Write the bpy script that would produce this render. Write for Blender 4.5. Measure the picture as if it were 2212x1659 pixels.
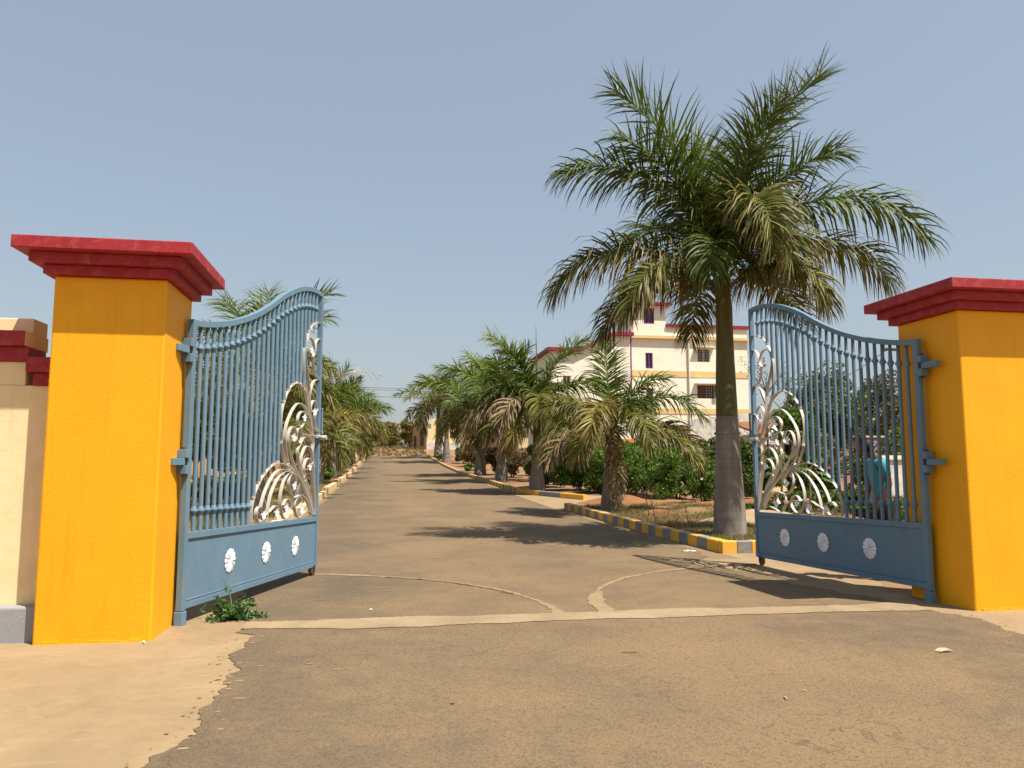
import bpy, bmesh, math, random
import numpy as np
from mathutils import Vector, Matrix, Euler
for o in list(bpy.data.objects): bpy.data.objects.remove(o)
R = math.radians
SC = bpy.context.scene
COL = SC.collection
# ---------------------------------------------------------------- camera, sky, sun, exposure
cam_d = bpy.data.cameras.new('camera'); cam = bpy.data.objects.new('camera', cam_d); COL.objects.link(cam)
cam.location = (0, 0, 1.5); cam.rotation_euler = (R(90+5.933), 0, R(-9.457))
cam_d.sensor_width = 36; cam_d.lens = 36*1660/2212; cam_d.clip_start = 0.05; cam_d.clip_end = 6000
SC.camera = cam
SUN_EL, SUN_AZ = 62.0, 134.0            # elevation, azimuth clockwise from the road direction (+Y)
W = bpy.data.worlds.new('World'); SC.world = W; W.use_nodes = True
nt = W.node_tree; nt.nodes.clear()
sky = nt.nodes.new('ShaderNodeTexSky'); sky.sky_type = 'NISHITA'; sky.sun_disc = False
sky.sun_elevation = R(SUN_EL); sky.sun_rotation = R(SUN_AZ)
sky.altitude = 300; sky.air_density = 1.6; sky.dust_density = 2.2; sky.ozone_density = 1.0
hs = nt.nodes.new('ShaderNodeHueSaturation'); hs.inputs['Saturation'].default_value = 0.8
bg = nt.nodes.new('ShaderNodeBackground'); bg.inputs['Strength'].default_value = 0.075
wo = nt.nodes.new('ShaderNodeOutputWorld')
hz = nt.nodes.new('ShaderNodeMix'); hz.data_type = 'RGBA'; hz.inputs[0].default_value = 0.52; hz.inputs[7].default_value = (2.78, 3.36, 4.30, 1)   # even dry-season haze
nt.links.new(sky.outputs[0], hs.inputs['Color']); nt.links.new(hs.outputs[0], hz.inputs[6]); nt.links.new(hz.outputs[2], bg.inputs['Color']); nt.links.new(bg.outputs[0], wo.inputs[0])
sl = bpy.data.lights.new('sun', 'SUN'); sun = bpy.data.objects.new('sun', sl); COL.objects.link(sun)
sl.energy = 4.7; sl.angle = R(0.55); sl.color = (1.0, 0.94, 0.84)
sd = Vector((math.cos(R(SUN_EL))*math.sin(R(SUN_AZ)), math.cos(R(SUN_EL))*math.cos(R(SUN_AZ)), math.sin(R(SUN_EL))))
sun.rotation_euler = sd.to_track_quat('Z', 'Y').to_euler(); sun.location = sd*50
vs = SC.view_settings; vs.view_transform = 'Standard'; vs.look = 'None'; vs.gamma = 1; vs.use_curve_mapping = False; vs.exposure = 0.86
SC.render.engine = 'CYCLES'

# ---------------------------------------------------------------- helpers
def lin(r, g, b, k=1.0):
    f = lambda c: ((c/255+0.055)/1.055)**2.4 if c > 10 else c/255/12.92
    return (f(r)*k, f(g)*k, f(b)*k)
def tag(o, label=None, cat=None, group=None, kind=None):
    if label: o['label'] = label
    if cat: o['category'] = cat
    if group: o['group'] = group
    if kind: o['kind'] = kind
    return o
def empty(name, loc=(0, 0, 0), rz=0):
    o = bpy.data.objects.new(name, None); COL.objects.link(o); o.location = loc; o.rotation_euler = (0, 0, rz)
    o.empty_display_size = 0.2
    return o
def link(name, me, parent=None, mat=None, smooth=False):
    o = bpy.data.objects.new(name, me); COL.objects.link(o)
    if parent: o.parent = parent
    if mat is not None and not me.materials: me.materials.append(mat)
    if smooth: me.polygons.foreach_set('use_smooth', [len(q.vertices) <= 4 for q in me.polygons])
    return o
def np_mesh(name, verts, quads, uv=None):
    """fast mesh from numpy verts (n,3) and quads (m,4)"""
    me = bpy.data.meshes.new(name); n = len(verts); m = len(quads)
    me.vertices.add(n); me.vertices.foreach_set('co', np.asarray(verts, np.float32).ravel())
    me.loops.add(m*4); me.loops.foreach_set('vertex_index', np.asarray(quads, np.int32).ravel())
    me.polygons.add(m); me.polygons.foreach_set('loop_start', np.arange(m, dtype=np.int32)*4)
    try: me.polygons.foreach_set('loop_total', np.full(m, 4, np.int32))
    except Exception: pass
    if uv is not None:
        l = me.uv_layers.new(name='leaf'); l.data.foreach_set('uv', np.asarray(uv, np.float32)[np.asarray(quads).ravel()].ravel())
    me.update(calc_edges=True)
    return me
class MB:
    """collects boxes, bars and lathes; build() links them as one mesh object"""
    def __init__(s): s.v = []; s.f = []
    def add(s, V, F):
        n = len(s.v); s.v += [tuple(p) for p in V]; s.f += [tuple(i+n for i in f) for f in F]; return s
    def box(s, x0, x1, y0, y1, z0, z1):
        return s.add([(x0,y0,z0),(x1,y0,z0),(x1,y1,z0),(x0,y1,z0),(x0,y0,z1),(x1,y0,z1),(x1,y1,z1),(x0,y1,z1)],
                     [(0,3,2,1),(4,5,6,7),(0,1,5,4),(1,2,6,5),(2,3,7,6),(3,0,4,7)])
    def tube(s, pts, rad, n=8, cap=True):
        pts = [Vector(p) for p in pts]; rad = rad if hasattr(rad, '__len__') else [rad]*len(pts)
        V = []; F = []; ref = None
        for i, p in enumerate(pts):
            t = (pts[min(i+1, len(pts)-1)]-pts[max(i-1, 0)]).normalized()
            if ref is None: ref = t.orthogonal().normalized()
            ref = (ref - t*ref.dot(t)); ref = ref.normalized() if ref.length > 1e-5 else t.orthogonal().normalized()
            b = t.cross(ref)
            for k in range(n):
                a = 2*math.pi*k/n; V.append(p+(ref*math.cos(a)+b*math.sin(a))*rad[i])
        for i in range(len(pts)-1):
            for k in range(n):
                a = i*n+k; b_ = i*n+(k+1) % n; F.append((a, b_, b_+n, a+n))
        if cap:
            F.append(tuple(range(n-1, -1, -1))); m = (len(pts)-1)*n; F.append(tuple(m+k for k in range(n)))
        return s.add(V, F)
    def lathe(s, prof, n=12, c=(0, 0, 0), jitter=0, seed=0):
        rnd = random.Random(seed); V = []; F = []
        ph = [rnd.uniform(0, 6.28) for _ in range(4)]
        for (r, z) in prof:
            for k in range(n):
                a = 2*math.pi*k/n; rr = r*(1+jitter*(math.sin(2*a+ph[0]+z*2)+.6*math.sin(3*a+ph[1]-z*3)))
                V.append((c[0]+rr*math.cos(a), c[1]+rr*math.sin(a), c[2]+z))
        m = len(prof)
        for i in range(m-1):
            for k in range(n):
                a = i*n+k; b = i*n+(k+1) % n; F.append((a, b, b+n, a+n))
        F.append(tuple(range(n-1, -1, -1))); F.append(tuple((m-1)*n+k for k in range(n)))
        return s.add(V, F)
    def ribbon(s, pts, w, t):
        """flat bar swept along pts in the xz plane; w across (y), t thick"""
        V = []; F = []; n = len(pts)
        for i, (x, z) in enumerate(pts):
            ax, az = pts[max(i-1, 0)]; bx, bz = pts[min(i+1, n-1)]
            dx, dz = bx-ax, bz-az; l = math.hypot(dx, dz) or 1; nx, nz = -dz/l*t/2, dx/l*t/2
            V += [(x+nx, -w/2, z+nz), (x+nx, w/2, z+nz), (x-nx, w/2, z-nz), (x-nx, -w/2, z-nz)]
        for i in range(n-1):
            for k in range(4): F.append((i*4+k, i*4+(k+1) % 4, i*4+4+(k+1) % 4, i*4+4+k))
        F.append((0, 3, 2, 1)); F.append((n*4-4, n*4-3, n*4-2, n*4-1))
        return s.add(V, F)
    def mesh(s, name, off=(0, 0, 0)):
        me = bpy.data.meshes.new(name)
        me.from_pydata([(v[0]-off[0], v[1]-off[1], v[2]-off[2]) for v in s.v], [], s.f); me.update(); return me
    def build(s, name, mat, parent=None, smooth=False, world=False, bevel=0):
        off = parent.location if (parent and world) else (0, 0, 0)
        if parent and world and parent.parent: off = Vector(off)+parent.parent.location
        if smooth: s.f = [f for f in s.f if len(f) <= 4]          # leave smooth tubes open-ended, so that end caps do not bend their shading
        o = link(name, s.mesh(name, off), parent, mat, smooth)
        if bevel:
            b = o.modifiers.new('bevel', 'BEVEL'); b.width = bevel; b.segments = 2; b.limit_method = 'ANGLE'
        return o
def catmull(P, k=5):
    P = [np.array(p, float) for p in P]; out = []
    for i in range(len(P)-1):
        a = P[max(i-1, 0)]; b = P[i]; c = P[i+1]; d = P[min(i+2, len(P)-1)]
        for j in range(k):
            t = j/k; out.append(tuple(.5*((2*b)+(c-a)*t+(2*a-5*b+4*c-d)*t*t+(-a+3*b-3*c+d)*t**3)))
    out.append(tuple(P[-1])); return out

# ---------------------------------------------------------------- materials
def nodes(name):
    m = bpy.data.materials.new(name); m.use_nodes = True; n = m.node_tree
    return m, n, n.nodes['Principled BSDF']
def N(nt, typ, **kw):
    n = nt.nodes.new('ShaderNode'+typ)
    for k, v in kw.items():
        if k in n.inputs: n.inputs[k].default_value = v
        else: setattr(n, k, v)
    return n
def ramp(nt, fac, stops):
    r = nt.nodes.new('ShaderNodeValToRGB'); e = r.color_ramp.elements
    while len(e) < len(stops): e.new(0.5)
    for i, (p, c) in enumerate(stops): e[i].position = p; e[i].color = (*c, 1)
    nt.links.new(fac, r.inputs[0]); return r.outputs[0]
def noise(nt, co, scale, detail=4, rough=.6, dist=0):
    n = N(nt, 'TexNoise', Scale=scale, Detail=detail, Roughness=rough, Distortion=dist); nt.links.new(co, n.inputs['Vector']); return n.outputs['Fac']
def mix(nt, fac, a, b, mode='MIX'):
    m = nt.nodes.new('ShaderNodeMix'); m.data_type = 'RGBA'; m.blend_type = mode
    for sock, val in ((m.inputs[0], fac), (m.inputs[6], a), (m.inputs[7], b)):
        if isinstance(val, (int, float)): sock.default_value = val
        elif isinstance(val, tuple): sock.default_value = (*val, 1)
        else: nt.links.new(val, sock)
    return m.outputs[2]
def mrange(nt, v, a, b, c=0., d=1.):
    m = nt.nodes.new('ShaderNodeMapRange'); nt.links.new(v, m.inputs[0])
    for i, x in enumerate((a, b, c, d)): m.inputs[i+1].default_value = x
    return m.outputs[0]
def bump(nt, h, bs, strength, dist):
    b = N(nt, 'Bump', Strength=strength, Distance=dist); nt.links.new(h, b.inputs['Height']); nt.links.new(b.outputs[0], bs.inputs['Normal']); return b
def pos(nt):
    return nt.nodes.new('ShaderNodeNewGeometry').outputs['Position']
def paint(name, col, rough=.6, var=.12, scale=3., fine=60., bstr=.25, bdist=.004, dirt=None, dirt_amt=.0, spec=.35, chip=None, chip_t=.72, streak=0):
    """wall or metal paint: soft blotches, fine grain relief, optional dirt and chips"""
    m, nt, bs = nodes(name); p = pos(nt)
    a = noise(nt, p, scale, 5, .65); b = noise(nt, p, fine, 3, .6)
    c = ramp(nt, a, [(.3, tuple(x*(1-var) for x in col)), (.7, tuple(min(1, x*(1+var)) for x in col))])
    if dirt: c = mix(nt, mrange(nt, noise(nt, p, scale*2.3, 6, .7, .6), .48, .75, 0, dirt_amt), c, dirt)
    if streak:
        mp = N(nt, 'Mapping'); mp.inputs['Scale'].default_value = (14, 14, .7); nt.links.new(p, mp.inputs['Vector'])
        c = mix(nt, mrange(nt, noise(nt, mp.outputs[0], 1., 5, .7), .52, .74, 0, streak), c, tuple(x*.62 for x in col))
        c = mix(nt, mrange(nt, noise(nt, p, 9., 4, .6, 1.5), .66, .72, 0, streak*.8), c, tuple(min(1, x*1.12+.02) for x in col))
    if chip: c = mix(nt, mrange(nt, noise(nt, p, 22, 3, .5), chip_t, chip_t+.03), c, chip)
    nt.links.new(c, bs.inputs['Base Color']); bs.inputs['Roughness'].default_value = rough
    bs.inputs['Specular IOR Level'].default_value = spec
    bump(nt, b, bs, bstr, bdist)
    return m
M = {}
M['yellow'] = paint('yellow_wall_paint', (.80, .352, .002), .6, .06, 1.8, 35, .35, .006, (.68, .33, .006), .35, streak=.3)
M['red'] = paint('red_coping_paint', (.30, .016, .022), .6, .10, 4, 45, .35, .005, (.46, .13, .11), .45, streak=.35, chip=(.5, .42, .33), chip_t=.745)
M['cream'] = paint('cream_wall_paint', (.80, .61, .34), .7, .05, 2, 40, .35, .005, (.60, .42, .22), .4, streak=.35)
M['plinth'] = paint('grey_plinth_paint', (.265, .265, .28), .7, .08, 3, 40, .4, .006, (.36, .30, .22), .5)
M['blue'] = paint('blue_gate_paint', lin(96, 124, 142), .55, .07, 2.5, 120, .12, .001, lin(140, 134, 120), .35, .25, chip=(.16, .07, .03), chip_t=.78)
M['silver'] = paint('silver_cream_scroll_paint', (.47, .425, .36), .38, .08, 6, 90, .15, .001, (.40, .30, .19), .5, .5)
M['white_metal'] = paint('white_rosette_paint', (.74, .74, .76), .5, .06, 6, 90, .15, .001, (.5, .42, .32), .35)
M['rust'] = paint('rusty_iron', (.12, .06, .03), .8, .4, 9, 80, .4, .003)
M['kyellow'] = paint('yellow_kerb_paint', (.72, .36, .03), .65, .10, 6, 60, .4, .005, (.45, .33, .2), .6)
M['kgrey'] = paint('grey_kerb_paint', (.19, .19, .188), .7, .14, 6, 60, .4, .005, (.36, .30, .22), .55)
M['kcream'] = paint('cream_kerb_plaster', (.56, .39, .20), .75, .10, 4, 60, .4, .005, (.40, .28, .16), .5)
M['kcream2'] = paint('pale_kerb_plaster', (.62, .46, .25), .75, .10, 4, 60, .4, .005, (.40, .28, .16), .5)
M['bwhite'] = paint('building_wall_paint', (.78, .72, .58), .75, .04, .5, 12, .2, .01, (.52, .46, .36), .35, streak=.3)
M['bband'] = paint('building_yellow_band_paint', (.62, .45, .20), .7, .05, .6, 12, .2, .01)
M['maroon'] = paint('maroon_trim_paint', (.22, .012, .040), .6, .10, 1, 20, .2, .01)
M['purple'] = paint('purple_trim_paint', (.16, .03, .16), .6, .10, 1, 20, .2, .01)
M['stain'] = paint('stained_plaster', (.60, .56, .48), .85, .15, 1.2, 12, .4, .02, (.13, .12, .11), .85)
M['peach'] = paint('peach_plaster', (.58, .36, .20), .8, .1, 1, 14, .3, .01, (.3, .2, .12), .5)
M['shedcream'] = paint('shed_wall_plaster', (.72, .58, .30), .8, .06, .4, 8, .3, .01, (.42, .33, .18), .5)
M['shedbrown'] = paint('shed_mud_wall', (.42, .28, .13), .85, .12, .6, 8, .3, .02, (.2, .12, .06), .6)
M['brownwood'] = paint('brown_shutter_wood', (.09, .035, .022), .6, .15, 3, 40, .2, .004)
M['tin'] = paint('grey_tin_sheet', (.22, .23, .24), .45, .1, 2, 30, .2, .004, (.2, .1, .05), .4)
M['pink'] = paint('pink_brick_plaster', (.45, .21, .14), .8, .12, 1.5, 14, .3, .01, (.25, .12, .08), .5)
M['pipe'] = paint('pale_pipe_plastic', (.62, .58, .50), .5, .05, 2, 30, .05, .002)
M['pole'] = paint('grey_concrete_pole', (.16, .15, .14), .8, .15, 3, 40, .3, .004)
M['dark'] = paint('dark_interior', (.012, .011, .011), .8, .2, 2, 20, .1, .004)
M['wire'] = paint('dark_wire', (.03, .03, .03), .6, .1, 2, 20, .05, .001)
M['orange'] = paint('orange_plaster', (.70, .22, .03), .7, .08, 2, 20, .2, .005)
M['tarp'] = paint('blue_tarpaulin', (.10, .28, .42), .5, .1, 2, 20, .3, .01)
def glass_mat():
    m, nt, bs = nodes('window_glass'); bs.inputs['Base Color'].default_value = (.02, .025, .03, 1); bs.inputs['Roughness'].default_value = .06; return m
M['glass'] = glass_mat()
def asphalt():
    m, nt, bs = nodes('dusty_asphalt'); p = pos(nt)
    big = noise(nt, p, .55, 6, .62, .4); mid = noise(nt, p, 3.5, 6, .7, .5); fine = noise(nt, p, 55, 4, .75); grit = noise(nt, p, 120, 2, .6)
    vor = N(nt, 'TexVoronoi', Scale=75.); nt.links.new(p, vor.inputs['Vector'])
    sp = nt.nodes.new('ShaderNodeSeparateXYZ'); nt.links.new(p, sp.inputs[0])
    tar = ramp(nt, big, [(.3, (.110, .081, .053)), (.7, (.148, .107, .066))])            # bare binder, seen along the edges
    dusty = ramp(nt, big, [(.28, (.170, .115, .063)), (.5, (.190, .127, .067)), (.72, (.222, .147, .077))])
    crown = mrange(nt, sp.outputs['X'], -1.5, .9, -.35, .25); side = mrange(nt, sp.outputs['X'], 3.6, 5.8, .0, -.28)   # dust lies where the wheels do not sweep it
    def add(u, v):
        m_ = nt.nodes.new('ShaderNodeMath'); m_.operation = 'ADD'; nt.links.new(u, m_.inputs[0]); nt.links.new(v, m_.inputs[1]); return m_.outputs[0]
    dfac = add(add(crown, side), mrange(nt, mix(nt, .5, big, mid), .3, .7, 0., 1.1))
    c = mix(nt, mrange(nt, dfac, .25, .85), tar, dusty)
    c = mix(nt, mrange(nt, noise(nt, p, .22, 4, .6, .3), .42, .66, 0, .3), c, (.135, .100, .064))
    c = mix(nt, mrange(nt, fine, .38, .50, .62, 0), c, (.060, .045, .030))
    pits = noise(nt, p, 24, 5, .8); c = mix(nt, mrange(nt, pits, .34, .42, .65, 0), c, (.06, .044, .028))
    c = mix(nt, mrange(nt, grit, .58, .70, 0, .5), c, (.28, .20, .12))
    mpc = N(nt, 'Mapping'); mpc.inputs['Scale'].default_value = (.7, .45, 1.); nt.links.new(p, mpc.inputs['Vector'])
    ck = N(nt, 'TexVoronoi', Scale=.55); ck.feature = 'DISTANCE_TO_EDGE'; dn = N(nt, 'TexNoise', Scale=2.2, Detail=5.); nt.links.new(mpc.outputs[0], dn.inputs['Vector'])
    cv = nt.nodes.new('ShaderNodeVectorMath'); cv.operation = 'ADD'; nt.links.new(mpc.outputs[0], cv.inputs[0]); nt.links.new(dn.outputs['Color'], cv.inputs[1]); nt.links.new(cv.outputs[0], ck.inputs['Vector'])
    c = mix(nt, mrange(nt, ck.outputs['Distance'], .0, .0035, .6, 0), c, (.07, .052, .036))
    nt.links.new(c, bs.inputs['Base Color']); bs.inputs['Roughness'].default_value = .92; bs.inputs['Specular IOR Level'].default_value = .2
    h = mix(nt, .5, fine, vor.outputs['Distance']); bump(nt, h, bs, .55, .012)
    return m
M['asphalt'] = asphalt()
def concrete(name, c0, c1, c2, sc=1., grit=.25):
    m, nt, bs = nodes(name); p = pos(nt)
    big = noise(nt, p, .9*sc, 6, .62, .8); mid = noise(nt, p, 6*sc, 6, .72, 1.2); fine = noise(nt, p, 70, 4, .7)
    c = ramp(nt, big, [(.3, c0), (.52, c1), (.72, c2)])
    c = mix(nt, mrange(nt, mid, .50, .72, 0, .5), c, tuple(x*.72 for x in c1))
    c = mix(nt, mrange(nt, fine, .30, .40, grit, 0), c, tuple(x*.4 for x in c1))
    mp = N(nt, 'Mapping'); mp.inputs['Scale'].default_value = (2.2, 9., 3.); mp.inputs['Rotation'].default_value = (0, 0, .5); nt.links.new(p, mp.inputs['Vector'])
    c = mix(nt, mrange(nt, noise(nt, mp.outputs[0], 1.2*sc, 6, .75, .7), .55, .72, 0, .45), c, tuple(x*1.18 for x in c2))        # trowel marks
    c = mix(nt, mrange(nt, noise(nt, p, 13., 5, .8), .30, .36, grit*1.6, 0), c, tuple(x*.42 for x in c1))
    ck = N(nt, 'TexVoronoi', Scale=.8*sc); ck.feature = 'DISTANCE_TO_EDGE'; dn = N(nt, 'TexNoise', Scale=3., Detail=5.); nt.links.new(p, dn.inputs['Vector'])
    cv = nt.nodes.new('ShaderNodeVectorMath'); cv.operation = 'ADD'; nt.links.new(p, cv.inputs[0]); nt.links.new(dn.outputs['Color'], cv.inputs[1]); nt.links.new(cv.outputs[0], ck.inputs['Vector'])
    c = mix(nt, mrange(nt, ck.outputs['Distance'], .0, .004, .45, 0), c, tuple(x*.45 for x in c1))
    nt.links.new(c, bs.inputs['Base Color']); bs.inputs['Roughness'].default_value = .9; bs.inputs['Specular IOR Level'].default_value = .2
    h = mix(nt, .35, mid, fine); bump(nt, h, bs, .45, .014)
    return m
M['apron'] = concrete('sandy_concrete', (.225, .158, .090), (.275, .192, .104), (.312, .226, .132), 1.)
M['strip'] = concrete('pale_cement_strip', (.225, .162, .096), (.280, .203, .120), (.325, .242, .150), 2.2)
M['dust'] = concrete('dust_track', (.185, .128, .070), (.205, .142, .078), (.235, .165, .09), 3., .35)
M['track'] = concrete('pale_wheel_track_dust', (.225, .158, .088), (.255, .18, .10), (.28, .20, .115), 4., .2)
M['soil'] = concrete('dry_reddish_soil', (.20, .105, .048), (.235, .135, .066), (.25, .165, .085), .35, .5)
M['redsoil'] = concrete('red_soil', (.19, .075, .030), (.225, .095, .038), (.25, .12, .055), 1.5, .4)
M['sand'] = concrete('heaped_sand', (.28, .20, .11), (.32, .23, .13), (.34, .25, .15), 1.5, .2)
M['moundsoil'] = concrete('far_dry_mound_soil', (.19, .125, .07), (.24, .16, .09), (.27, .19, .115), .3, .4)
def leafmat(name, c0, c1, tip=None, tip_a=.6, rough=.42, trans=.22, spec=.45):
    """leaf: colour differs leaf by leaf (random per island) and towards the dry tips"""
    m, nt, bs = nodes(name)
    g = nt.nodes.new('ShaderNodeNewGeometry'); oi = nt.nodes.new('ShaderNodeObjectInfo')
    c = ramp(nt, g.outputs['Random Per Island'], [(0., c0), (.75, c1), (1., tuple(min(1, x*1.35) for x in c1))])
    c = mix(nt, mrange(nt, oi.outputs['Random'], 0, 1, 0, .35), c, tuple(.5*(a+b)*.8 for a, b in zip(c0, c1)))
    if tip:
        uv = nt.nodes.new('ShaderNodeUVMap'); uv.uv_map = 'leaf'; sx = nt.nodes.new('ShaderNodeSeparateXYZ'); nt.links.new(uv.outputs[0], sx.inputs[0])
        ad = nt.nodes.new('ShaderNodeMath'); ad.operation = 'MULTIPLY_ADD'; nt.links.new(g.outputs['Random Per Island'], ad.inputs[0]); ad.inputs[1].default_value = .5; nt.links.new(sx.outputs[0], ad.inputs[2])
        c = mix(nt, mrange(nt, ad.outputs[0], tip_a, tip_a+.45), c, tip)
    nt.links.new(c, bs.inputs['Base Color']); bs.inputs['Roughness'].default_value = rough; bs.inputs['Specular IOR Level'].default_value = spec
    tr = nt.nodes.new('ShaderNodeBsdfTranslucent'); nt.links.new(c, tr.inputs['Color']); mx = nt.nodes.new('ShaderNodeMixShader'); mx.inputs[0].default_value = trans
    out = nt.nodes['Material Output']; nt.links.new(bs.outputs[0], mx.inputs[1]); nt.links.new(tr.outputs[0], mx.inputs[2]); nt.links.new(mx.outputs[0], out.inputs[0])
    return m
TAN = (.27, .19, .085)
M['fgreen'] = leafmat('palm_leaf_green', (.034, .062, .008), (.100, .138, .016), (.20, .17, .06), 1.2, .5, .25, .28)
M['folive'] = leafmat('palm_leaf_olive', (.058, .080, .010), (.155, .152, .022), TAN, .88, .5, .25, .28)
M['fyellow'] = leafmat('palm_leaf_yellowing', (.13, .12, .018), (.25, .20, .038), TAN, .8, .5, .25, .28)
M['fdry'] = leafmat('palm_leaf_dry', (.13, .085, .035), (.27, .19, .09), (.30, .22, .12), .6, .6, .12, .2)
M['fpale'] = leafmat('palm_leaf_bleached', (.36, .30, .20), (.50, .43, .31), None, .6, .7, .15, .2)
M['hedge'] = leafmat('hedge_leaf', (.050, .105, .012), (.125, .200, .030), None, .6, .5, .25, .22)
M['bushdark'] = leafmat('bush_leaf_dark', (.036, .075, .012), (.098, .142, .026), None, .6, .52, .2, .2)
M['bushlime'] = leafmat('lime_leaf', (.12, .17, .02), (.26, .28, .035), None, .6, .42, .3)
M['dryleaf'] = leafmat('dry_bush_leaf', (.070, .052, .024), (.15, .115, .050), None, .6, .7, .15, .2)
M['treeleaf'] = leafmat('far_tree_leaf', (.060, .088, .020), (.125, .145, .036), None, .6, .5, .2)
M['treedry'] = leafmat('dusty_tree_leaf', (.085, .080, .030), (.15, .13, .055), None, .6, .6, .2, .2)
M['mango'] = leafmat('mango_leaf', (.13, .12, .022), (.24, .20, .045), None, .6, .45, .2)
M['grassleaf'] = leafmat('dry_grass_blade', (.12, .105, .03), (.27, .20, .085), None, .6, .7, .2, .2)
M['weed'] = leafmat('weed_leaf', (.035, .085, .016), (.075, .15, .03), None, .6, .5, .2)
M['papaya'] = leafmat('papaya_leaf', (.07, .13, .03), (.13, .21, .055), None, .6, .4, .3)
M['marigold'] = leafmat('marigold_petal', (.75, .42, .01), (.85, .55, .02), None, .6, .6, .2)
M['pinkflower'] = leafmat('hibiscus_petal', (.60, .03, .05), (.70, .12, .15), None, .6, .5, .3)
M['fnew'] = leafmat('palm_leaf_bright_green', (.050, .085, .010), (.135, .175, .022), (.22, .19, .06), 1.2, .5, .28, .28)
M['whiteflower'] = leafmat('pale_petal', (.70, .62, .45), (.80, .75, .62), None, .6, .5, .3)
def trunkmat(name, c0, c1, c2, ring):
    m, nt, bs = nodes(name); p = pos(nt)
    s = nt.nodes.new('ShaderNodeSeparateXYZ'); nt.links.new(p, s.inputs[0])
    mp = N(nt, 'Mapping'); mp.inputs['Scale'].default_value = (9, 9, .9); nt.links.new(p, mp.inputs['Vector'])
    st = noise(nt, mp.outputs[0], 1., 6, .65, .3); bl = noise(nt, p, 2.2, 5, .65)
    c = ramp(nt, st, [(.3, c0), (.5, c1), (.72, c2)]); c = mix(nt, mrange(nt, bl, .4, .7, 0, .5), c, tuple(x*.6 for x in c1))
    h = st
    if ring:
        mp2 = N(nt, 'Mapping'); mp2.inputs['Scale'].default_value = (.35, .35, 1.); nt.links.new(p, mp2.inputs['Vector'])
        wv = N(nt, 'TexWave', Scale=ring, Distortion=5.0, Detail=3.); wv.bands_direction = 'Z'; nt.links.new(mp2.outputs[0], wv.inputs['Vector'])
        c = mix(nt, mrange(nt, wv.outputs['Fac'], .0, .10, .30, 0), c, tuple(x*.5 for x in c1)); h = mix(nt, .2, st, wv.outputs['Fac'])
    nt.links.new(c, bs.inputs['Base Color']); bs.inputs['Roughness'].default_value = .8; bump(nt, h, bs, .4, .02)
    return m
M['trunk'] = trunkmat('palm_trunk_grey', (.15, .125, .095), (.215, .18, .145), (.28, .245, .20), 1.6)
M['shaft'] = trunkmat('palm_crownshaft', (.065, .065, .014), (.105, .095, .024), (.15, .12, .04), 0)
M['bark'] = trunkmat('tree_bark', (.05, .035, .022), (.085, .06, .04), (.13, .10, .07), 0)
M['stemgreen'] = trunkmat('green_stem', (.10, .10, .04), (.16, .15, .07), (.2, .19, .1), 0)
def plain(name, col, rough=.7):
    return paint(name, col, rough, .12, 8, 60, .15, .003)
M['skin'] = plain('brown_skin', (.13, .055, .03), .5)
M['hair'] = plain('black_hair', (.008, .007, .007), .5)
M['teal'] = plain('teal_shirt_cloth', (.03, .30, .36))
M['trouser'] = plain('dark_trouser_cloth', (.018, .018, .022))
M['ltblue'] = plain('light_blue_shirt_cloth', (.25, .36, .55))
M['paper'] = plain('white_paper', (.8, .8, .78))
M['deadleaf'] = plain('fallen_leaf', (.42, .31, .2))
M['stone'] = plain('dark_pebble', (.03, .02, .02))
# ---------------------------------------------------------------- terrain, road, aprons, kerbs
GY = np.array([0, 7.5, 11, 16.5, 24.5, 33, 44, 58, 70, 85, 103, 108, 118, 125, 160, 400, 3000.])
GZ = np.array([0, 0, -.05, -.05, .02, .18, .43, .68, 1.05, 1.6, 2.45, 2.6, 3.6, 4.0, 4.6, 6, 8.])
_iy = np.arange(-400, 3001); _iz = np.interp(_iy, GY, GZ)
def rz_(y): return np.interp(y, _iy, _iz)                         # road level
def sm(v, a, b):
    t = np.clip((v-a)/(b-a), 0, 1); return t*t*(3-2*t)
KXR, KXL = 5.81, -2.30
def gz(x, y):                                                      # soil level: beds lie higher behind the kerbs
    x = np.asarray(x, float); y = np.asarray(y, float)
    right = sm(x, KXR+.04, KXR+.17)*sm(y, 12.85, 13.0)*(1-sm(y, 24.4, 24.6)*(1-sm(y, 32.4, 33.2)))
    left = sm(-x, -KXL+.04, -KXL+.17)*sm(y, 11.5, 12.)
    und = .03*np.sin(x*1.3+.5*y)*np.sin(y*.9-.4*x)*(sm(x, 6.6, 8)+sm(-x, 3.2, 4.5))*sm(y, 13, 15)
    return rz_(y)+.11*(right+left)+und
def grid(xs, ys, zf):
    X, Y = np.meshgrid(xs, ys); Z = zf(X, Y); V = np.stack([X, Y, Z], -1).reshape(-1, 3); n = len(xs)
    i, j = np.meshgrid(np.arange(n-1), np.arange(len(ys)-1)); a = (j*n+i).ravel()
    return V, np.stack([a, a+1, a+1+n, a+n], 1)
xs = np.unique(np.concatenate([[-3000, -800, -300, -120, -60], np.arange(-40, 61, 2), np.arange(-8, 14, .5), [KXR+.04, KXR+.10, KXR+.17, KXL-.04, KXL-.10, KXL-.17], [90, 150, 320, 800, 3000]]))
ys = np.unique(np.concatenate([[-400, -100, -30], np.arange(-10, 131, 1), [12.85, 12.92, 24.45, 24.55], np.arange(135, 200, 5), [220, 260, 320, 400, 700, 1400, 3000]]))
V, Q = grid(xs, ys, gz)
tag(link('ground', np_mesh('ground', V, Q), None, M['soil']), kind='structure')
rng = np.random.default_rng(5)
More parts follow.
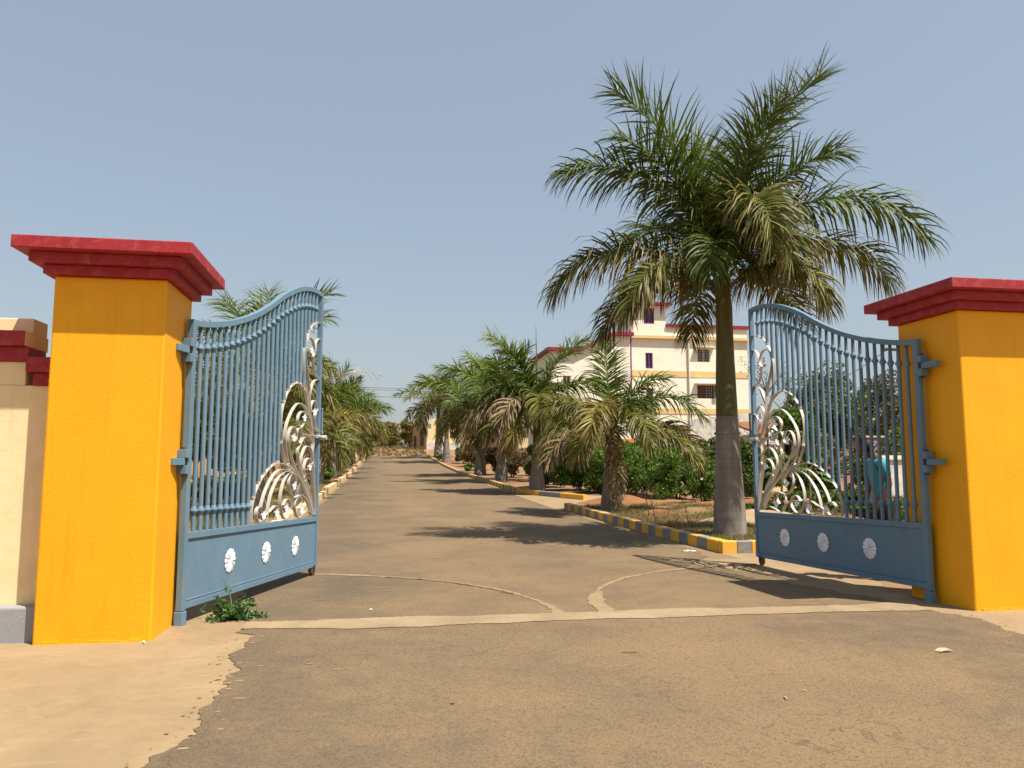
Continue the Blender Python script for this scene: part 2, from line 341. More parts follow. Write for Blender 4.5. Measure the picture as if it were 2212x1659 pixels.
def ragged(t, seed, a1=.05, a2=.02):
    r = np.random.default_rng(seed); o = np.zeros_like(t)
    for k in range(9):
        f = 1.3*1.9**k; o += (a1 if k < 4 else a2)*np.sin(t*f+r.uniform(0, 6.3))/(1.22**k)
    if len(t) < 20: return o
    w = r.normal(0, 1, len(t)); w = np.convolve(w, [.25, .5, .25], 'same')*.5+np.convolve(r.normal(0, 1, len(t)), np.ones(9)/9, 'same')
    return o+a2*1.3*w
def strip_y(name, ya, lf, rf, mat, dz, kind='structure', cols=8, label=None):
    """sheet running along the road: left and right edges as functions of y"""
    ya = np.asarray(ya); L = lf(ya); Rr = rf(ya); t = np.linspace(0, 1, cols)
    X = L[:, None]+(Rr-L)[:, None]*t[None]; Y = np.repeat(ya[:, None], cols, 1); Z = rz_(Y)+dz
    Vv = np.stack([X, Y, Z], -1).reshape(-1, 3); n = cols
    i, j = np.meshgrid(np.arange(n-1), np.arange(len(ya)-1)); a = (j*n+i).ravel()
    o = link(name, np_mesh(name, Vv, np.stack([a, a+1, a+1+n, a+n], 1)), None, mat)
    return tag(o, kind=kind)
# sandy concrete apron on both sides of the drive, in front of the gate and under the leaves
strip_y('concrete_apron', np.arange(-8, 13.01, .5), lambda y: -12+0*y, lambda y: -1.0+0*y+.0*y, M['apron'], .006)
strip_y('concrete_apron', np.arange(-8, 12.81, .4), lambda y: 4.3+0*y, lambda y: 12+0*y-(y > 8.2)*(6.2-.55*np.clip((y-8.2)/1, 0, 1)), M['apron'], .0065)
ya = np.unique(np.concatenate([np.arange(-8, 3, .5), np.arange(3, 13.5, .025), np.arange(13.5, 40, .2), np.arange(40, 105.6, .7)]))
def road_l(y):
    return np.interp(y, [-8, 7.2, 7.35, 7.9, 9.2, 11.5, 13, 105], [-1.09, -1.09, -1.3, -1.12, -1.5, -2.15, -2.12, -2.12])+ragged(y, 3, .045, .022)*np.clip(20/np.maximum(y, 1), .3, 1)
def road_r(y):
    return np.interp(y, [-8, 6.3, 6.9, 7.3, 8.4, 9.6, 11.2, 12.4, 24.5, 27, 30, 33, 105], [5.60, 5.6, 5.78, 5.62, 5.35, 5.05, 4.60, 5.45, 5.6, 5.9, 5.9, 5.55, 5.55])+ragged(y, 8, .045, .022)*np.clip(20/np.maximum(y, 1), .3, 1)
strip_y('road', ya, road_l, road_r, M['asphalt'], .012, cols=12)
strip_y('road_shoulder', np.arange(12, 105.6, .5), lambda y: KXL+.0*y, lambda y: KXR+0*y+(y > 24.6)*(y < 32.6)*.9, M['dust'], .007, cols=10)
strip_y('side_drive', np.arange(24.7, 32.6, .4), lambda y: 5.5+0*y, lambda y: 9.5+0*y, M['apron'], .02)
# cement strip across the gateway
xa = np.arange(-1.25, 5.6, .02)
def cross_strip(name, xa, y0f, y1f, mat, dz):
    Y0 = y0f(xa); Y1 = y1f(xa); t = np.linspace(0, 1, 4); Y = Y0[:, None]+(Y1-Y0)[:, None]*t[None]; X = np.repeat(xa[:, None], 4, 1)
    Vv = np.stack([X, Y, rz_(Y)+dz], -1).reshape(-1, 3); i, j = np.meshgrid(np.arange(3), np.arange(len(xa)-1)); a = (j*4+i).ravel()
    return tag(link(name, np_mesh(name, Vv, np.stack([a, a+4, a+5, a+1], 1)), None, mat), kind='structure')
cross_strip('cement_strip', xa, lambda x: 7.33+ragged(x, 21, .018, .010)+.12*sm(-x, .2, 1.2)-.05*sm(x, 4.2, 5.3), lambda x: 7.76+ragged(x, 22, .020, .012)-.12*sm(x, 3.0, 4.6)+.05*sm(x, 5, 5.6), M['strip'], .017)
# worn wheel tracks of the two leaves, thin arcs of dust
LH, RH = (-1.85, 7.78), (5.89, 7.68)
def arc(name, c, rad, a0, a1, w, seed, mat=None, dz=.0165):
    A = np.linspace(R(a0), R(a1), 260); t = np.linspace(0, 1, 260)
    wi = w(t); o = ragged(t*14, seed, .012, .010); rr = np.stack([rad-wi+o, rad-wi*.3+o*.4, rad+wi*.3+ragged(t*14, seed+2, .012, .010)*.4, rad+wi+ragged(t*14, seed+2, .012, .010)], 1)
    X = c[0]+rr*np.cos(A)[:, None]; Y = c[1]+rr*np.sin(A)[:, None]
    Vv = np.stack([X, Y, rz_(Y)+dz], -1).reshape(-1, 3); i, j = np.meshgrid(np.arange(3), np.arange(259)); a = (j*4+i).ravel()
    return tag(link(name, np_mesh(name, Vv, np.stack([a, a+4, a+5, a+1], 1)), None, mat or M['track']), kind='structure')
arc('wheel_track', LH, 3.62, 75, -2, lambda t: .040+.03*np.exp(-((t-.08)/.12)**2)+.015*sm(t, .88, 1), 31)
arc('wheel_track', RH, 3.62, 93, 181.5, lambda t: .050+.02*np.sin(t*9)+.02*sm(t, .75, .98), 35)
# cracks in the left track: a narrow groove
arc('wheel_groove', LH, 3.585, 58, 20, lambda t: .006+.004*np.sin(t*30), 41, M['rust'], .0195)
# cement splashes on the asphalt
def splash(x, y, rx, ry, seed, mat):
    r = np.random.default_rng(seed); n = 40; A = np.linspace(0, 2*np.pi, n, endpoint=False); k = 1+.25*np.sin(2*A+r.uniform(0, 6))+.2*np.sin(5*A+r.uniform(0, 6))+.15*np.sin(9*A+r.uniform(0, 6))
    X = x+rx*k*np.cos(A); Y = y+ry*k*np.sin(A); me = bpy.data.meshes.new('cement_splash')
    me.from_pydata([(a, b, float(rz_(b))+.0145+.0005*(seed % 5)) for a, b in zip(X, Y)], [], [tuple(range(n))]); me.update()
    return tag(link('cement_splash', me, None, mat), kind='structure')
for i, (x, y, rx, ry) in enumerate([(-.30, 5.9, .05, .03), (-.52, 6.1, .03, .035), (.05, 9.5, .10, .02), (-.65, 9.0, .07, .02), (.8, 12.8, .2, .025), (4.55, 7.8, .2, .035), (5.0, 7.58, .26, .04)]):
    splash(x, y, rx*.8, ry*.8, 60+i, M['dust'])
splash(1.95, 6.04, .05, .03, 90, M['rust'])
# crumbs of asphalt and cement along the ragged edges (uncountable)
rc = np.random.default_rng(77)
for nm, mt, off in (('asphalt_crumbs', M['asphalt'], -.10), ('sand_patches', M['apron'], .12)):
    yy = np.concatenate([rc.uniform(3.2, 7.2, 90), rc.uniform(7.9, 11, 30)]); V = []; F = []
    for y in yy:
        side = rc.random() < .7; x0 = float(road_l(np.array([y]))[0]) if side else float(road_r(np.array([y]))[0]); x = x0+(1 if side else -1)*(off*.6+rc.normal(0, .07)); q = rc.uniform(.003, .018)*(1.3 if off > 0 else .7); n = 9; b = len(V); z = float(rz_(y))+(.0138 if off > 0 else .0132)+rc.uniform(0, .0006)
        for j in range(n): a = 6.283*j/n; rr = q*rc.uniform(.55, 1.2); V.append((x+rr*1.5*math.cos(a), y+rr*.8*math.sin(a), z))
        F.append(tuple(range(b, b+n)))
    me = bpy.data.meshes.new(nm); me.from_pydata(V, [], F); me.update(); tag(link(nm, me, None, mt), 'small '+nm.replace('_', ' ')+' along the ragged road edge', 'crumbs', kind='stuff')
# kerbs: each painted block its own piece
def block_mesh(name, l, w, h, mat, seed):
    rnd = random.Random(seed); b = MB().box(-w/2, w/2, 0, l, -.10, h); me = b.mesh(name)
    bm = bmesh.new(); bm.from_mesh(me); bmesh.ops.bevel(bm, geom=[e for e in bm.edges if e.verts[0].co.z > 0 or e.verts[1].co.z > 0], offset=.012, segments=1, affect='EDGES')
    for v in bm.verts: v.co += Vector((rnd.uniform(-.003, .003), 0, rnd.uniform(-.003, .003)))
    bm.to_mesh(me); bm.free(); me.materials.append(mat); return me
def kerb_run(root, meshes, p0, p1, pitch, zf=None, start=0, ml=None):
    p0 = Vector(p0); p1 = Vector(p1); d = p1-p0; n = max(1, round(d.length/pitch)); st = d.length/n; ang = math.atan2(-d.x, d.y)
    for i in range(n):
        a = p0+d*(i/n); b = p0+d*((i+1)/n); o = bpy.data.objects.new('block', meshes[(i+start) % len(meshes)]); COL.objects.link(o); o.parent = root
        if zf: za = zb = zf((a.y+b.y)/2)
        else: za, zb = float(rz_(a.y)), float(rz_(b.y))
        o.location = Vector((a.x, a.y, za))-root.location; o.rotation_euler = (math.atan2(zb-za, st), 0, ang); o.scale = (1, st/(ml or pitch)*.996, 1)
KY = [block_mesh('kerb_block_yellow', .46, .21, .215, M['kyellow'], 1), block_mesh('kerb_block_grey', .46, .21, .213, M['kgrey'], 2)]
KY2 = [block_mesh('kerb_block_yellow_small', .55, .2, .22, M['kyellow'], 3), block_mesh('kerb_block_grey_small', .55, .2, .218, M['kgrey'], 4)]
kx = KXR+.105
k1 = empty('kerb', (kx, 12.8, 0)); tag(k1, kind='structure')
kerb_run(k1, KY, (kx, 12.95), (kx, 24.6), .45, ml=.46)
kerb_run(k1, KY, (kx-.10, 12.835), (kx+3.4, 12.70), .28, start=0, ml=.46)
k2 = empty('kerb', (kx, 33, 0)); tag(k2, kind='structure')
kerb_run(k2, KY2, (kx, 33.4), (kx, 103), .55)
kerb_run(k2, [KY[0], KY[1], KY[0]], (kx+1.75, 28.9), (kx+.04, 33.35), 1.6, ml=.46)
k3 = empty('kerb', (KXL-.1, 12, 0)); tag(k3, kind='structure')
KC = [block_mesh('kerb_block_cream', .5, .22, .24, M['kcream'], 5), block_mesh('kerb_block_pale', .5, .22, .24, M['kcream2'], 6)]
steps = [13, 19, 26, 33, 41, 49.5, 58, 69.3, 77, 85, 95, 106]
for a, b in zip(steps[:-1], steps[1:]):
    zt = float(rz_(b))-.05 if b > 30 else float(rz_((a+b)/2))
    zt = max(zt, float(rz_(a)))
    kerb_run(k3, KC, (KXL-.11, a), (KXL-.11, b), .5, lambda y, zt=zt: zt*.6+.4*float(rz_(y)))
k4 = empty('kerb', (4.0, 104.5, 2.4)); tag(k4, kind='structure')
kerb_run(k4, KY, (kx+.2, 103.4), (kx-2.6, 104.6), .9, lambda y: float(rz_(y))+.05, ml=.46)

# ---------------------------------------------------------------- gate pillars and boundary wall
def pillar(x0, x1, y0, y1, label):
    root = empty('gate_pillar', ((x0+x1)/2, (y0+y1)/2, 0)); tag(root, label, 'pillar', 'yellow pillars either side of the gateway')
    MB().box(x0, x1, y0, y1, -.1, 3.13).build('shaft', M['yellow'], root, world=True, bevel=.018)
    for o, a, b in ((.07, 3.132, 3.215), (.155, 3.217, 3.305), (.255, 3.307, 3.415)):
        MB().box(x0-o, x1+o, y0-o, y1+o, a, b).build('coping_course', M['red'], root, world=True, bevel=.008)
    # crumbling paint lip at the foot
    rnd = random.Random(int(x0*10)); b = MB()
    for k in range(60):
        u = rnd.random(); w = rnd.uniform(.02, .07)
        x = x0+.08+u*(x1-x0-.16); b.box(x-w, x+w, y0-rnd.uniform(.002, .012), y0+.01, -.01, rnd.uniform(.004, .04)*rnd.random())
    b.build('paint_lip', M['yellow'], root, world=True)
    return root
pillar(-2.85, -1.92, 7.12, 8.02, 'yellow gate pillar with stepped red coping beside the cream wall')
pillar(5.985, 6.93, 7.15, 8.12, 'yellow gate pillar with red coping cut off by the right edge of the photo')
wr = empty('boundary_wall', (-5, 7.4, 0)); tag(wr, 'cream boundary wall with stepped red coping and grey plinth beside the gate pillar', 'wall')
MB().box(-9, -2.852, 7.36, 7.66, -.1, 2.19).box(-9, -3.13, 7.363, 7.657, 2.19, 2.40).build('wall_face', M['cream'], wr, world=True, bevel=.01)
MB().box(-9, -2.87, 7.23, 7.355, -.1, .30).build('plinth', M['plinth'], wr, world=True, bevel=.02)
MB().box(-3.06, -2.855, 7.33, 7.69, 2.192, 2.30).build('coping_course', M['red'], wr, world=True, bevel=.008)
MB().box(-3.10, -2.855, 7.27, 7.75, 2.302, 2.435).build('coping_course', M['red'], wr, world=True, bevel=.008)
MB().box(-9, -3.105, 7.33, 7.69, 2.402, 2.53).build('coping_course', M['red'], wr, world=True, bevel=.008)
MB().box(-9, -3.12, 7.27, 7.75, 2.532, 2.665).build('coping_course', M['red'], wr, world=True, bevel=.008)
MB().box(-9, -3.19, 7.60, 7.90, 2.4, 2.83).build('parapet_block', M['cream'], wr, world=True, bevel=.01)
MB().add([(-3.119, 7.272, 2.533), (-3.119, 7.748, 2.533), (-3.119, 7.748, 2.663), (-3.119, 7.272, 2.663)], [(0, 1, 2, 3)]).build('end_face', M['cream'], wr, world=True)
wr2 = empty('boundary_wall', (10, 7.5, 0)); tag(wr2, 'cream boundary wall running off to the right behind the yellow pillar', 'wall')
MB().box(6.932, 14, 7.4, 7.7, -.1, 2.2).build('wall_face', M['cream'], wr2, world=True, bevel=.01)
MB().box(6.932, 14, 7.33, 7.77, 2.202, 2.4).build('coping_course', M['red'], wr2, world=True, bevel=.01)

# ---------------------------------------------------------------- gate leaves
SCROLLS = {
 'bow_top': [(3.627,3.525),(3.499,3.506),(3.35,3.465),(3.229,3.403),(3.135,3.303),(3.08,3.237),(3.029,3.148),(2.98,3.032),(2.969,2.917),(2.977,2.804),(2.999,2.693),(3.035,2.561),(3.064,2.489),(3.13,2.364),(3.222,2.216),(3.302,2.078),(3.351,1.937),(3.411,1.796),(3.388,1.641),(3.442,1.427),(3.513,1.071),(3.561,0.793)],
 'scroll_top': [(3.22,3.03),(3.256,2.994),(3.31,2.992),(3.358,3.036),(3.371,3.097),(3.348,3.171),(3.282,3.226),(3.194,3.245),(3.122,3.231),(3.067,3.177),(3.031,3.085),(3.032,2.982),(3.085,2.845),(3.152,2.709),(3.2,2.576),(3.221,2.531),(3.235,2.4),(3.26,2.247),(3.305,2.135),(3.383,1.938),(3.433,1.796),(3.415,1.641),(3.478,1.356),(3.541,1.07),(3.581,0.792)],
 'leaf1': [(3.633,3.294),(3.528,3.281),(3.445,3.227),(3.399,3.154),(3.381,3.099)],
 'leaf2': [(3.331,2.994),(3.348,2.905),(3.392,2.805),(3.472,2.737),(3.621,2.704)],
 'leaf3': [(3.633,2.703),(3.488,2.691),(3.363,2.643),(3.316,2.586),(3.271,2.513),(3.261,2.46)],
 'spiral_left': [(3.627,2.294),(3.532,2.253),(3.473,2.185),(3.433,2.154),(3.461,2.057),(3.519,1.99),(3.615,1.941)],
 'spiral_left2': [(3.288,2.238),(3.301,2.307),(3.353,2.363),(3.416,2.385),(3.487,2.344),(3.516,2.275),(3.496,2.221),(3.463,2.184)],
 'bow_mid': [(3.18,2.299),(3.09,2.44),(3.033,2.492),(2.946,2.535),(2.844,2.559),(2.755,2.566),(2.651,2.541),(2.542,2.498),(2.474,2.444),(2.39,2.367),(2.32,2.261),(2.269,2.153),(2.25,2.026),(2.255,1.923),(2.284,1.794),(2.284,1.738),(2.354,1.615),(2.446,1.499),(2.564,1.472),(2.702,1.412),(2.855,1.343),(3.03,1.238),(3.171,1.138),(3.317,1.008),(3.478,0.798)],
 'arch_big': [(3.323,1.993),(3.243,2.121),(3.148,2.217),(3.038,2.275),(2.934,2.299),(2.843,2.305),(2.739,2.274),(2.622,2.201),(2.537,2.121),(2.462,2.037),(2.416,1.955),(2.391,1.849),(2.412,1.745),(2.467,1.617),(2.549,1.505),(2.688,1.425),(2.869,1.336),(3.044,1.231),(3.184,1.131),(3.332,1.001),(3.485,0.797)],
 'spiral_mid': [(3.347,1.977),(3.28,2.077),(3.198,2.152),(3.099,2.192),(2.985,2.205),(2.897,2.18),(2.838,2.132),(2.82,2.076),(2.847,2.012),(2.92,1.982),(2.987,2.007),(3.023,2.048),(3.036,2.076)],
 'spiral_low': [(2.678,1.788),(2.752,1.812),(2.786,1.862),(2.753,1.937),(2.666,1.979),(2.582,1.962),(2.524,1.901),(2.5,1.815),(2.513,1.742),(2.561,1.664),(2.634,1.585),(2.716,1.499),(2.838,1.39),(3.027,1.265),(3.167,1.166),(3.314,1.036),(3.492,0.797)],
 'strap': [(3.7,1.9),(3.443,1.894),(3.229,1.893),(2.98,1.901)],
 'ring': [(2.88,1.98),(2.81,1.944),(2.789,1.873),(2.832,1.798),(2.904,1.769),(2.97,1.812),(2.994,1.879),(2.959,1.95),(2.88,1.98)],
 'arch_b8': [(3.367,1.806),(3.308,1.85),(3.231,1.879),(3.137,1.876),(3.037,1.847),(2.962,1.79),(2.908,1.745),(2.858,1.702),(2.847,1.634),(2.881,1.553),(2.929,1.464),(3.001,1.375),(3.103,1.278),(3.233,1.164),(3.371,1.006),(3.505,0.796)],
 'arch_b9': [(3.406,1.605),(3.341,1.697),(3.242,1.741),(3.138,1.735),(3.055,1.678),(2.989,1.595),(2.972,1.499),(3.012,1.396),(3.073,1.306),(3.19,1.193),(3.34,1.042),(3.512,0.796)],
 'spiral_small': [(3.354,1.484),(3.346,1.541),(3.275,1.579),(3.185,1.561),(3.114,1.505),(3.085,1.429),(3.112,1.36),(3.18,1.276),(3.3,1.148),(3.416,0.969),(3.526,0.795)],
 'stem1': [(3.354,1.477),(3.396,1.357),(3.463,1.143),(3.547,0.794)],
 'ringlet1': [(3.396,1.491),(3.426,1.454),(3.467,1.468),(3.461,1.514),(3.417,1.529),(3.396,1.491)],
 'ringlet2': [(3.077,1.299),(3.108,1.259),(3.149,1.273),(3.144,1.322),(3.098,1.338),(3.077,1.299)],
 'ringlet3': [(2.495,1.462),(2.528,1.42),(2.574,1.436),(2.568,1.489),(2.518,1.505),(2.495,1.462)],
 'bow_low': [(2.68,1.392),(2.567,1.452),(2.471,1.479),(2.365,1.502),(2.231,1.511),(2.091,1.499),(1.967,1.461),(1.848,1.406),(1.733,1.34),(1.641,1.263),(1.561,1.181),(1.511,1.094),(1.474,0.989),(1.469,0.849)],
 'arm1': [(2.693,1.385),(2.583,1.409),(2.373,1.427),(2.251,1.427),(2.123,1.391),(1.992,1.317),(1.877,1.221),(1.795,1.125),(1.743,1.036),(1.732,0.998)],
 'curl1': [(1.749,0.976),(1.716,1.001),(1.657,0.998),(1.608,0.959),(1.606,0.899),(1.653,0.843),(1.733,0.832),(1.8,0.87),(1.869,0.899),(1.939,0.923)],
 'arm2': [(2.705,1.382),(2.467,1.404),(2.323,1.376),(2.197,1.314),(2.077,1.215),(2.002,1.124),(1.95,1.021),(1.919,0.912),(1.907,0.821)],
 'curl2': [(1.96,0.922),(2.071,0.966),(2.144,0.99),(2.221,0.974),(2.26,0.925),(2.256,0.862),(2.216,0.82),(2.139,0.825)],
 'arm3': [(2.718,1.378),(2.574,1.383),(2.474,1.342),(2.391,1.272),(2.333,1.177),(2.304,1.082),(2.309,0.986),(2.358,0.888),(2.44,0.819),(2.532,0.82),(2.608,0.874),(2.648,0.944),(2.614,1.024),(2.541,1.054),(2.462,1.037),(2.411,0.981)],
 'arm4': [(3.437,0.8),(3.284,0.954),(3.184,1.024),(3.05,1.077),(2.947,1.088),(2.838,1.068),(2.742,1.062),(2.652,1.108),(2.585,1.189),(2.567,1.261),(2.593,1.327),(2.647,1.372),(2.706,1.375),(2.77,1.337),(2.812,1.276),(2.783,1.23)],
 'curl4': [(3.423,0.805),(3.31,0.852),(3.204,0.86),(3.078,0.834),(2.968,0.8),(2.905,0.804),(2.837,0.855),(2.79,0.93),(2.796,1.003),(2.865,1.054),(2.961,1.07),(3.016,1.014),(3.0,0.954),(2.954,0.915)],
 'stem2': [(2.705,1.382),(2.857,1.336),(3.004,1.252),(3.172,1.124),(3.32,0.987),(3.457,0.799)],
}

TOPC = [(0, 2.861), (.21, 2.886), (.49, 2.937), (.84, 3.021), (1.23, 3.146), (1.54, 3.27), (1.86, 3.423), (2.2, 3.603), (2.58, 3.765), (2.84, 3.851), (3.12, 3.91), (3.38, 3.935), (3.62, 3.925)]
FLOWERS = [(3.22, 3.081), (3.392, 2.23), (3.024, 2.126), (2.652, 1.847), (3.276, 1.463), (2.723, 1.218), (3.007, .903), (2.478, .949), (2.169, .908), (1.782, .904)]
ROS = [(2.816, .439), (1.892, .459), (.951, .48)]
def railz(s): return .858-.0255*s
def botz(s): return .145-.0195*s
def topz(s): return float(np.interp(s, [p[0] for p in TOPT], [p[1] for p in TOPT]))
TOPT = catmull(TOPC, 6)
BAR_R = .0228
def zcap(s):
    """height where a bar at s ends on one of the bows, else the middle rail"""
    z = railz(s)
    for key in ('bow_low', 'bow_mid', 'bow_top'):
        P = catmull(SCROLLS[key], 4)
        for (a, b), (c, d) in zip(P[:-1], P[1:]):
            if min(a, c) <= s <= max(a, c) and abs(a-c) > 1e-6:
                zz = b+(d-b)*(s-a)/(c-a)
                lim = {'bow_low': 1.47, 'bow_mid': 2.30, 'bow_top': 3.0}[key]
                if key == 'bow_low' and not (1.47 < s < 2.25): continue
                if key == 'bow_mid' and not (2.27 < s < 3.08): continue
                if key == 'bow_top' and not (3.08 < s): continue
                z = max(z, zz)
    return z
def polar(nr, na, rf, hf, c, oy, sgn):
    V = []; F = []
    for i in range(nr+1):
        for k in range(na):
            a = 2*math.pi*k/na; t = i/nr; r = rf(a)*t; V.append((c[0]+r*math.cos(a), sgn*(oy+hf(a, t)), c[1]+r*math.sin(a)))
    for i in range(nr):
        for k in range(na):
            q = (i*na+k, i*na+(k+1) % na, (i+1)*na+(k+1) % na, (i+1)*na+k); F.append(q if sgn < 0 else q[::-1])
    return V, F
bar_collar = MB().lathe([(.0215, -.048), (.026, -.043), (.0265, -.025), (.041, -.007), (.041, .007), (.0265, .023), (.0265, .036), (.0215, .044)], 10).mesh('collar')
bar_collar.materials.append(M['blue']); bar_collar.polygons.foreach_set('use_smooth', [len(q.vertices) == 4 for q in bar_collar.polygons])
def gate_leaf(h, e_ang, out, label):
    """leaf in local space: x along the leaf from the hinge, y across it, z up"""
    root = empty('gate_leaf', (h[0], h[1], 0), e_ang); tag(root, label, 'gate', 'open blue gate leaves')
    B = M['blue']; w = .032; L = 3.63
    MB().box(-.035, .035, -w, w, .13, 2.895).build('hinge_stile', B, root, bevel=.004)
    MB().box(L-.055, L+.005, -w*.98, w*.98, botz(L)+.003, topz(L-.03)+.02).build('free_stile', B, root, bevel=.004)
    MB().ribbon([(p[0], p[1]) for p in TOPT], 2*w*1.02, .062).build('top_rail', B, root, bevel=.003)
    MB().ribbon([(.035, railz(.035)-.035), (L-.055, railz(L)-.035)], 2*w*.96, .062).build('middle_rail', B, root, bevel=.003)
    MB().ribbon([(.035, botz(.035)+.03), (L-.055, botz(L)+.03)], 2*w*.96, .06).build('bottom_rail', B, root, bevel=.003)
    p = MB(); 
    for y0, y1 in ((out*.012-.002, out*.012+.002),):
        x0, x1 = .035, L-.055
        p.add([(x0, y0, botz(x0)+.055), (x1, y0, botz(x1)+.055), (x1, y0, railz(x1)-.062), (x0, y0, railz(x0)-.062), (x0, y1, botz(x0)+.055), (x1, y1, botz(x1)+.055), (x1, y1, railz(x1)-.062), (x0, y1, railz(x0)-.062)],
              [(0, 3, 2, 1), (4, 5, 6, 7), (0, 1, 5, 4), (1, 2, 6, 5), (2, 3, 7, 6), (3, 0, 4, 7)])
    p.build('panel', B, root)
    # bead along the lower panel edge
    MB().ribbon([(.06, botz(.06)+.075), (L-.08, botz(L)+.075)], .05, .012).build('bead', B, root)
    for k in range(25):
        s = .170+.1352*k; z0 = zcap(s); zt = topz(s)-.028; zc = topz(s)-.245
        V = []; F = []; n = 10
        prof = [(z0, 1, 1), (zt-.16, 1, 1), (zt-.07, 1., .6), (zt, 1.05, .14)]
        if z0 > zc-.02: prof = [(z0, 1, 1), (zt-.06, 1, .55), (zt, 1.05, .14)]
        for (z, fx, fy) in prof:
            for q in range(n): a = 2*math.pi*q/n; V.append((s+BAR_R*fy*math.cos(a), BAR_R*fx*math.sin(a), z))
        for i in range(len(prof)-1):
            for q in range(n): F.append((i*n+q, i*n+(q+1) % n, (i+1)*n+(q+1) % n, (i+1)*n+q))
        F.append(tuple(range(n-1, -1, -1))); F.append(tuple((len(prof)-1)*n+q for q in range(n)))
        b = MB().add(V, F).build('bar', B, root, smooth=True)
        zl = [] if z0 > zc-.06 else [zc]
        if s < 1.47: zl.append(1.052-.022*s)
        for z in zl:
            c = link('collar', bar_collar, b); c.location = (s, 0, z)
        if z0 > railz(s)+.05:       # white painted foot where the bar meets the bow
            MB().lathe([(.0245, -.012), (.0245, .0+max(.02, .03*random.Random(k).random()))], 10, (s, 0, z0)).build('bar_foot', M['silver'], b)
    for k, P in SCROLLS.items():
        if k.startswith('strap'):
            MB().ribbon(catmull(P, 3), .05, .010).build('strap', M['silver'], root); continue
        MB().ribbon(catmull(P, 5), .042, .0075).build('scroll', M['silver'], root)
    for (x, z) in FLOWERS:
        f = MB()
        V, F = polar(3, 40, lambda a: .058*(.72+.28*abs(math.cos(4*a))), lambda a, t: .010+.016*t*t*(1-.5*abs(math.sin(4*a))), (x, z), .004, out); f.add(V, F)
        f.tube([(x, -out*.004, z), (x, out*.022, z)], [.016, .012], 8)
        f.tube([(x, -out*.006, z), (x+.045, 0, z-.004)], [.012, .012], 6)
        o = f.build('flower', M['white_metal'], root, smooth=False)
    for (x, z) in ROS:
        V, F = polar(6, 120, lambda a: .128*(.90+.10*abs(math.cos(6*a))**.6), lambda a, t: .004+.018*abs(math.cos(6*a))**.7*math.sin(math.pi*min(1, t*.94+.03))**.7, (x, z), .014, out)
        r_ = MB().add(V, F)
        r_.build('rosette', M['white_metal'], root, smooth=True)
        MB().tube([(x, out*.016, z), (x, out*.030, z)], [.017, .008], 10).build('rosette_boss', M['white_metal'], root)
    # castor at the free end
    wx = L-.12
    for q in (-.045, .035): MB().box(wx-.012, wx+.022, q, q+.01, .02, botz(L)+.03).build('castor_fork', M['rust'], root)
    wz = float(rz_(h[1]+wx))+.012+.062
    wh = MB().tube([(wx, -.026, wz), (wx, -.02, wz), (wx, .02, wz), (wx, .026, wz)], [.053, .062, .062, .053], 24).build('castor_wheel', M['rust'], root, smooth=False)
    MB().tube([(wx, -.05, wz), (wx, .05, wz)], .012, 8).build('axle', M['rust'], wh)
    # pivot post foot and two strap hinges
    MB().box(-.042, .042, -.042, .042, -.02, .125).build('pivot_post', B, root, bevel=.006)
    for z in (2.585, 1.52):
        hg = MB().box(-.10, -.037, -.05, .05, z+.035, z+.115).build('hinge', B, root, bevel=.004); MB().box(-.10, -.037, -.05, .05, z-.115, z-.035).build('knuckle', B, hg, bevel=.004)
        MB().tube([(-.068, 0, z-.14), (-.068, 0, z+.14)], .018, 8).build('hinge_pin', M['rust'], hg)
        MB().box(-.30, -.085, -.03, .03, z-.033, z+.033).build('wall_lug', B, hg, bevel=.004)
    # drop bolt and latch pipe at the free edge
    MB().tube([(L+.055, out*.03, 1.92), (L+.055, out*.03, 2.30)], .017, 8).build('drop_bolt', B, root, smooth=True)
    for q in (2.28, 1.96): MB().tube([(L, out*.03, q), (L+.06, out*.03, q)], .012, 6).build('bolt_bracket', B, root)
    MB().tube([(L-.19, out*.05, 1.885), (L+.06, out*.05, 1.875)], .026, 10).build('latch', M['silver'], root); MB().tube([(L+.075, out*.0, 1.875), (L+.075, out*.10, 1.875)], .034, 12).build('latch_eye', M['silver'], root)
    return root
gate_leaf(LH, math.atan2(.967, .255), -1, 'sunlit blue gate leaf with silver scrollwork hung on the left pillar')
gate_leaf(RH, math.atan2(.9991, -.042), 1, 'shaded blue gate leaf with silver scrollwork hung on the right pillar')

